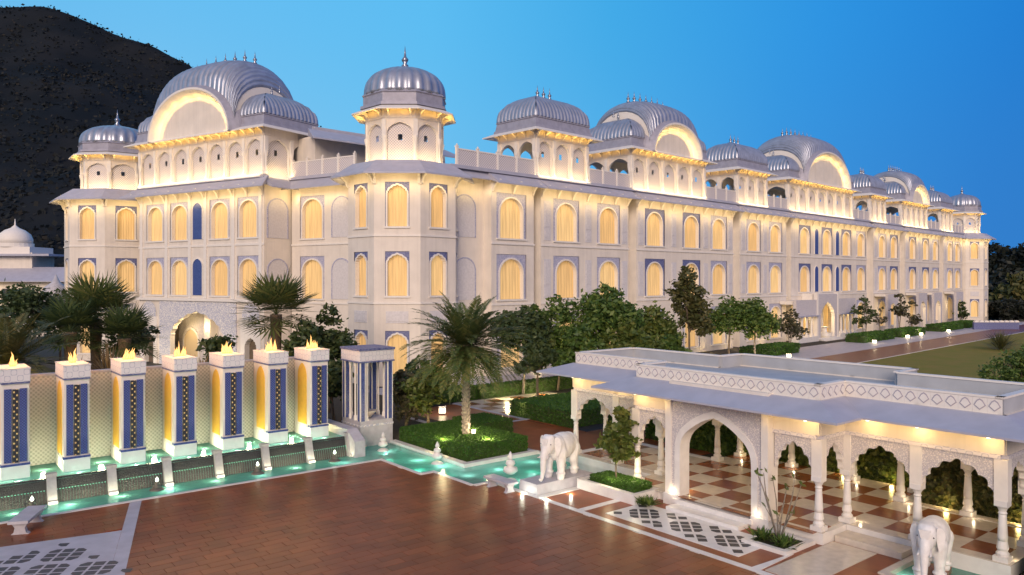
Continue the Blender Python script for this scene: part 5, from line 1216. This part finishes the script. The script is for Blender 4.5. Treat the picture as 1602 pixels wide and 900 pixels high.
# distant domed building at the left
D=130; dbx=at(14,D)
db=thing('distant_building','distant white building with a small dome and lit veranda at the foot of the hill','building',T(dbx,D,0))
put('wall',MB().box(-14,9.4,0,8,-1,8.6).mesh('wall',plaster),T(dbx,D,0),db); put('eave',MB().prism([(-1.5,8.7),(-1.5,8.55),(3,10.8),(3,11.1)],-15.5,10.6,'x').mesh('eave',eave_m),T(dbx,D,0),db)
put('upper_storey',MB().box(-6,2.3,2.6,9,10.2,13.6).mesh('upper_storey',plaster),T(dbx,D,0),db); put('upper_eave',MB().box(-7,6.0,1.2,10,13.0,13.35,tx=.0).mesh('upper_eave',eave_m),T(dbx,D,0),db); put('parapet',MB().box(-6,2.0,2.4,9.2,13.351,14.6).mesh('parapet',trim),T(dbx,D,0),db)
put('dome_drum',MB().lathe([(2.9,14.61),(2.9,15.3),(2.6,15.31)],24).mesh('dome_drum',trim,False),T(dbx-2.2,D+5,0),db)
put('dome',MB().lathe([(2.7,15.32),(2.75,16.0),(2.4,16.9),(1.6,17.6),(.7,18.0),(.15,18.5),(.05,19.6)],24).mesh('dome',trim,True),T(dbx-2.2,D+5,0),db)
for x in (-8,-3.5,4.0): put('window',MB().box(-.8,.8,-.06,-.002,5.2,7.4).mesh('window',latt_dark),T(dbx+x+3.2,D,0),db)
put('buttress',MB().prism([(7.2,3),(9.6,3),(9.0,8.3),(7.9,8.3)],-.8,0,'y').mesh('buttress',trim),T(dbx,D,0),db)
point((dbx+8.3,D-2.5,4.6),120,WARMW,.3); point((dbx-3,D-3,5),250,WARM,.3)
gw=thing('garden_wall','pale garden wall and small domed gatehouse half hidden behind the left trees','wall',T(at(55,95),95,0)); put('wall_face',MB().box(-2.2,4.0,0,.5,3,6.6).mesh('wall_face',marble_b),T(at(55,95),95,0),gw)
put('small_dome',MB().lathe([(1.5,6.6),(1.6,7.2),(1.3,8.0),(.5,8.6),(.05,9.6)],20).mesh('small_dome',marble_b,True),T(at(80,95),96,0),gw)
# wood at the right
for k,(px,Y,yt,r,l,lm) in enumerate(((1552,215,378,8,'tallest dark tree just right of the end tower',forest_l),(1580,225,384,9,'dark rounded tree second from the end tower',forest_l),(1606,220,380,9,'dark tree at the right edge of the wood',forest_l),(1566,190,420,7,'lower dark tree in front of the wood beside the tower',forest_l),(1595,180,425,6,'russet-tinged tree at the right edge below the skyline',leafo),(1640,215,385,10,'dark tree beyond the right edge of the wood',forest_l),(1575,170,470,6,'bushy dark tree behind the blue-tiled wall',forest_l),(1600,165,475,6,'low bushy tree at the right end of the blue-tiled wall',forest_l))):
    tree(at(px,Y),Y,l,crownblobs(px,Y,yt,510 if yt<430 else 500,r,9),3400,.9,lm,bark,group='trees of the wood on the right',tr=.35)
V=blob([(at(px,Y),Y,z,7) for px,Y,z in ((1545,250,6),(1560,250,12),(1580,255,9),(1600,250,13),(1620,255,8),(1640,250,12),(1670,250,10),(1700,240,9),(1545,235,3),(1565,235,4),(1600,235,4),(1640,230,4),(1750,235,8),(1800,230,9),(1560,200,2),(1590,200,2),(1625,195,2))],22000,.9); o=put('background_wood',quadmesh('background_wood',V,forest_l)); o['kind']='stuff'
bwl=thing('tiled_garden_wall','low blue and white tiled wall beyond the lawn at the right','wall',T(84,137,0)); put('wall_face',MB().box(-1.5,6.6,0,.4,-.5,1.3).mesh('wall_face',bluepaint),T(84,137,0),bwl)
for k in range(9): put('coping_arch',MB().prism([(-.42,1.3),(-.3,1.55),(0,1.65),(.3,1.55),(.42,1.3)],-.05,.45,'y').mesh('coping_arch',trim),T(84-1.0+k*.9,137,0),bwl)
# dark tree in the right foreground, over the lawn
Y=46; tree(at(1590,Y),Y,'dark feathery tree leaning in at the right edge behind the pavilion',[(-1.2,0,3.2,.8),(-.5,0,4.0,.9),(.3,0,3.4,1.2),(.2,0,2.2,1.2),(-.9,0,2.4,.8),(1.1,0,4.2,1.2),(1.3,0,2.6,1.3),(-1.9,0,3.5,.5)],6500,.11,leaf,bark)
x,y=GP(1565,548); tuft(x,y,'long ornamental grass at the edge of the lawn on the right',260,3.0,leafo,0,1.6)
